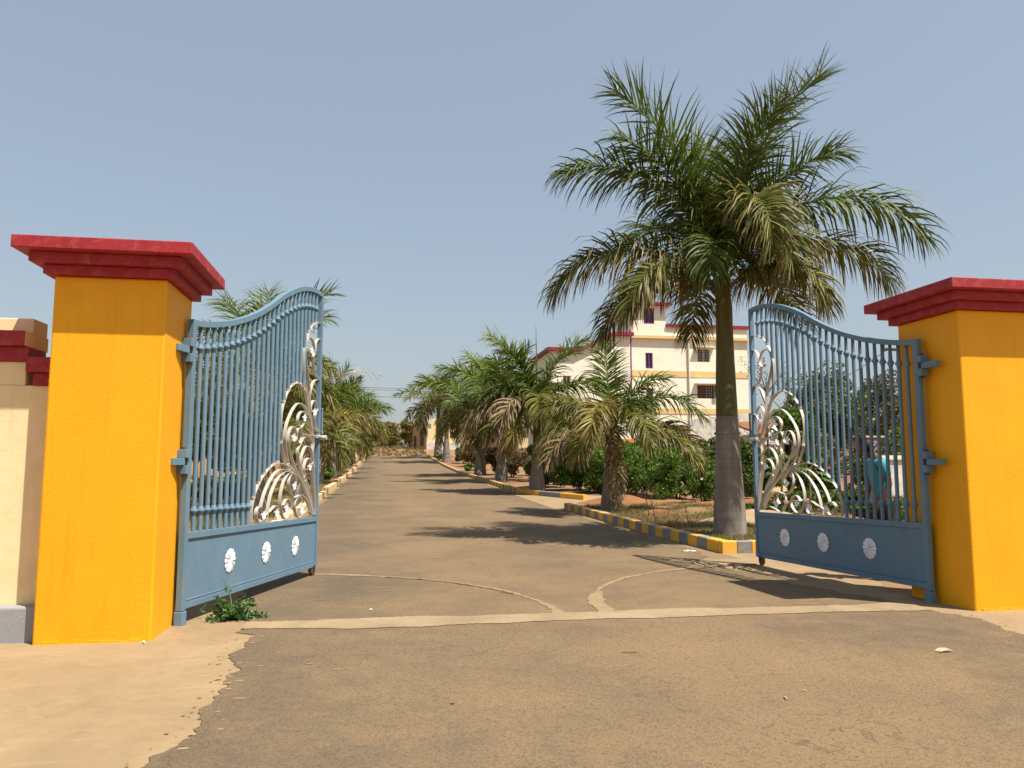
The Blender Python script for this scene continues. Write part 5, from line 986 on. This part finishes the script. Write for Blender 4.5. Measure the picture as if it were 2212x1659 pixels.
pole('tall power pole hidden behind the left palms', -14, 75, 8.2, [(7.8, -.7, .7), (7.0, -.7, .7)], .2)
pole('tall power pole hidden behind the front wing', 27.5, 86, 8.4, [(8.0, -.7, .7), (7.2, -.7, .7)], .2)
def wire(label, p, q, sag):
    pts = [Vector(p).lerp(Vector(q), t/12)-Vector((0, 0, sag*4*(t/12)*(1-t/12))) for t in range(13)]
    o = MB().tube(pts, .012 if Vector(p).y < 50 else .022, 5).build('power_wire', M['wire']); return tag(o, label, 'wire', 'overhead wires')
wire('upper overhead wire crossing above the far drive', (-13.4, 74.9, 9.15), (28.1, 85.9, 9.75), .25); wire('second overhead wire just under the topmost across the far drive', (-14.6, 74.9, 9.15), (26.9, 85.9, 9.7), .42); wire('lower overhead wire crossing above the far drive', (-14, 74.9, 8.4), (27.5, 85.9, 8.9), .35)
wire('overhead wire sloping behind the upper bars of the right leaf', (15.8, 21.9, 5.15), (21.0, 34.9, 5.1), .15); wire('lower overhead wire behind the bars of the right leaf', (16.5, 21.9, 4.6), (21.9, 34.9, 5.05), .2)
fp = empty('meter_pole', (6.1, 110, 2.7)); tag(fp, 'thin white pole with a grey box at the end of the drive', 'pole'); MB().tube([(0, 0, 0), (0, 0, 5.8)], .07, 7).build('post', M['pipe'], fp); MB().box(.0, .55, -.3, -.08, 3.8, 4.5).build('box', M['tin'], fp, bevel=.02)
wp2 = MB().tube([(-2.75, 80, 1.4), (-2.75, 80, 3.3)], .07, 7).build('marker_post', M['pipe']); tag(wp2, 'thin white post beside the far left kerb', 'post')
# ---------------------------------------------------------------- people
def skin_mesh(name, J, E, parent, mat, sub=2):
    me = bpy.data.meshes.new(name); me.from_pydata([j[0] for j in J], E, []); o = link(name, me, parent)
    s = o.modifiers.new('skin', 'SKIN'); s.use_smooth_shade = True; o.modifiers.new('sub', 'SUBSURF').levels = sub; o.modifiers['sub'].render_levels = sub
    sv = me.skin_vertices[0].data if me.skin_vertices else None
    if sv is None:
        bm = bmesh.new(); bm.from_mesh(me); bm.verts.layers.skin.verify(); bm.to_mesh(me); bm.free(); sv = me.skin_vertices[0].data
    for i, j in enumerate(J): rr = j[1]; sv[i].radius = rr if isinstance(rr, tuple) else (rr, rr)
    sv[0].use_root = True
    me.materials.append(mat); return o
def person(label, loc, heading, shirt, trouser, bow=.0, s=1., fingers=True):
    """figure 1.75 m tall, x forward; head bowed by bow, arms hanging a little forward"""
    root = empty('person', loc, heading); tag(root, label, 'person'); root.scale = (s, s, s)
    hx = .05+bow*.10; hz = -bow*.05; J = []; E = []
    def add(p, r, prev=None):
        J.append((p, r))
        if prev is not None: E.append((prev, len(J)-1))
        return len(J)-1
    pel = add((0, 0, .95), (.13, .105)); wa = add((.01, 0, 1.10), (.125, .095), pel); ch = add((.02+bow*.03, 0, 1.32), (.145, .105), wa); ub = add((.02+bow*.04, 0, 1.43), (.09, .075), ch)
    nk = add((.03+bow*.06, 0, 1.51), .052, ub); hb_ = add((hx, 0, 1.575+hz), (.066, .074), nk); hm = add((hx+.02+bow*.03, 0, 1.65+hz), (.078, .095), hb_); htp = add((hx+.015+bow*.05, 0, 1.72+hz), (.062, .078), hm)
    nose = add((hx+.115+bow*.03, 0, 1.625+hz*1.4), .014, hm)
    for sg in (1, -1):
        sh = add((.02+bow*.04, sg*.175, 1.415), .058, ub); el = add((-.02+bow*.05, sg*.235, 1.13), .043, sh); wr_ = add((.10+bow*.06, sg*.225, .90), .030, el)
        pm = add((.125+bow*.07, sg*.215, .845), (.034, .022), wr_)
        if fingers:
            for q, (dy, l) in enumerate(((-.026, .062), (-.009, .075), (.010, .072), (.027, .058))):
                k1 = add((.135+bow*.07+dy*.6, sg*.212+dy*.3, .80), .0095, pm); k2 = add((.150+bow*.07+dy*.6, sg*.205+dy*.3, .80-l*.55), .0085, k1); add((.150+bow*.07+dy*.6, sg*.195+dy*.3, .80-l), .0075, k2)
            t1 = add((.16+bow*.07, sg*.19, .83), .011, pm); add((.175+bow*.07, sg*.182, .79), .009, t1)
        hp = add((0, sg*.095, .86), .098, pel); kn = add((.02, sg*.11, .48), .062, hp); an = add((-.02, sg*.115, .09), .042, kn); he = add((-.02, sg*.115, .035), .038, an); add((.15, sg*.13, .025), .030, he)
    body = skin_mesh('body', J, E, root, M['skin'])
    J = []; E = []
    a = add((0, 0, .92), (.155, .128)); b_ = add((.01, 0, 1.08), (.148, .118), a); c = add((.02+bow*.03, 0, 1.30), (.168, .128), b_); d = add((.02+bow*.04, 0, 1.435), (.10, .085), c)
    for sg in (1, -1): e = add((.02+bow*.04, sg*.18, 1.415), .075, d); add((.0+bow*.045, sg*.218, 1.23), .064, e)
    skin_mesh('shirt', J, E, root, shirt)
    J = []; E = []
    a = add((0, 0, .96), (.140, .115))
    for sg in (1, -1): e = add((0, sg*.092, .84), .112, a); f = add((.02, sg*.11, .48), .082, e); add((-.015, sg*.115, .10), .068, f)
    skin_mesh('trousers', J, E, root, trouser)
    J = []; E = []
    a = add((hx-.005+bow*.03, 0, 1.715+hz), (.078, .088)); b_ = add((hx-.05+bow*.02, 0, 1.655+hz), (.076, .065), a); add((hx+.055+bow*.05, 0, 1.725+hz*1.3), (.062, .04), a)
    skin_mesh('hair', J, E, root, M['hair'])
    for sg in (1, -1):
        o = MB().lathe([(.004, -.02), (.014, -.012), (.016, .008), (.006, .022)], 8).build('ear', M['skin'], body, smooth=True); o.location = (hx+.015, sg*.086, 1.64+hz)
        o = MB().lathe([(.002, -.006), (.008, 0), (.002, .006)], 8).build('eye', M['dark'], body, smooth=True); o.location = (hx+.098+bow*.03, sg*.032, 1.655+hz*1.2)
    return root
person('person in a teal shirt and dark trousers with bowed head behind the right leaf', (6.62, 9.45, .05), R(172), M['teal'], M['trouser'], 1., 1.03)
person('person in a light blue shirt on the verandah', (sx(0)+16.6, 69.6, 1.5+(2.78-1.5)*72/56), R(200), M['ltblue'], M['trouser'], 0., 1., False)
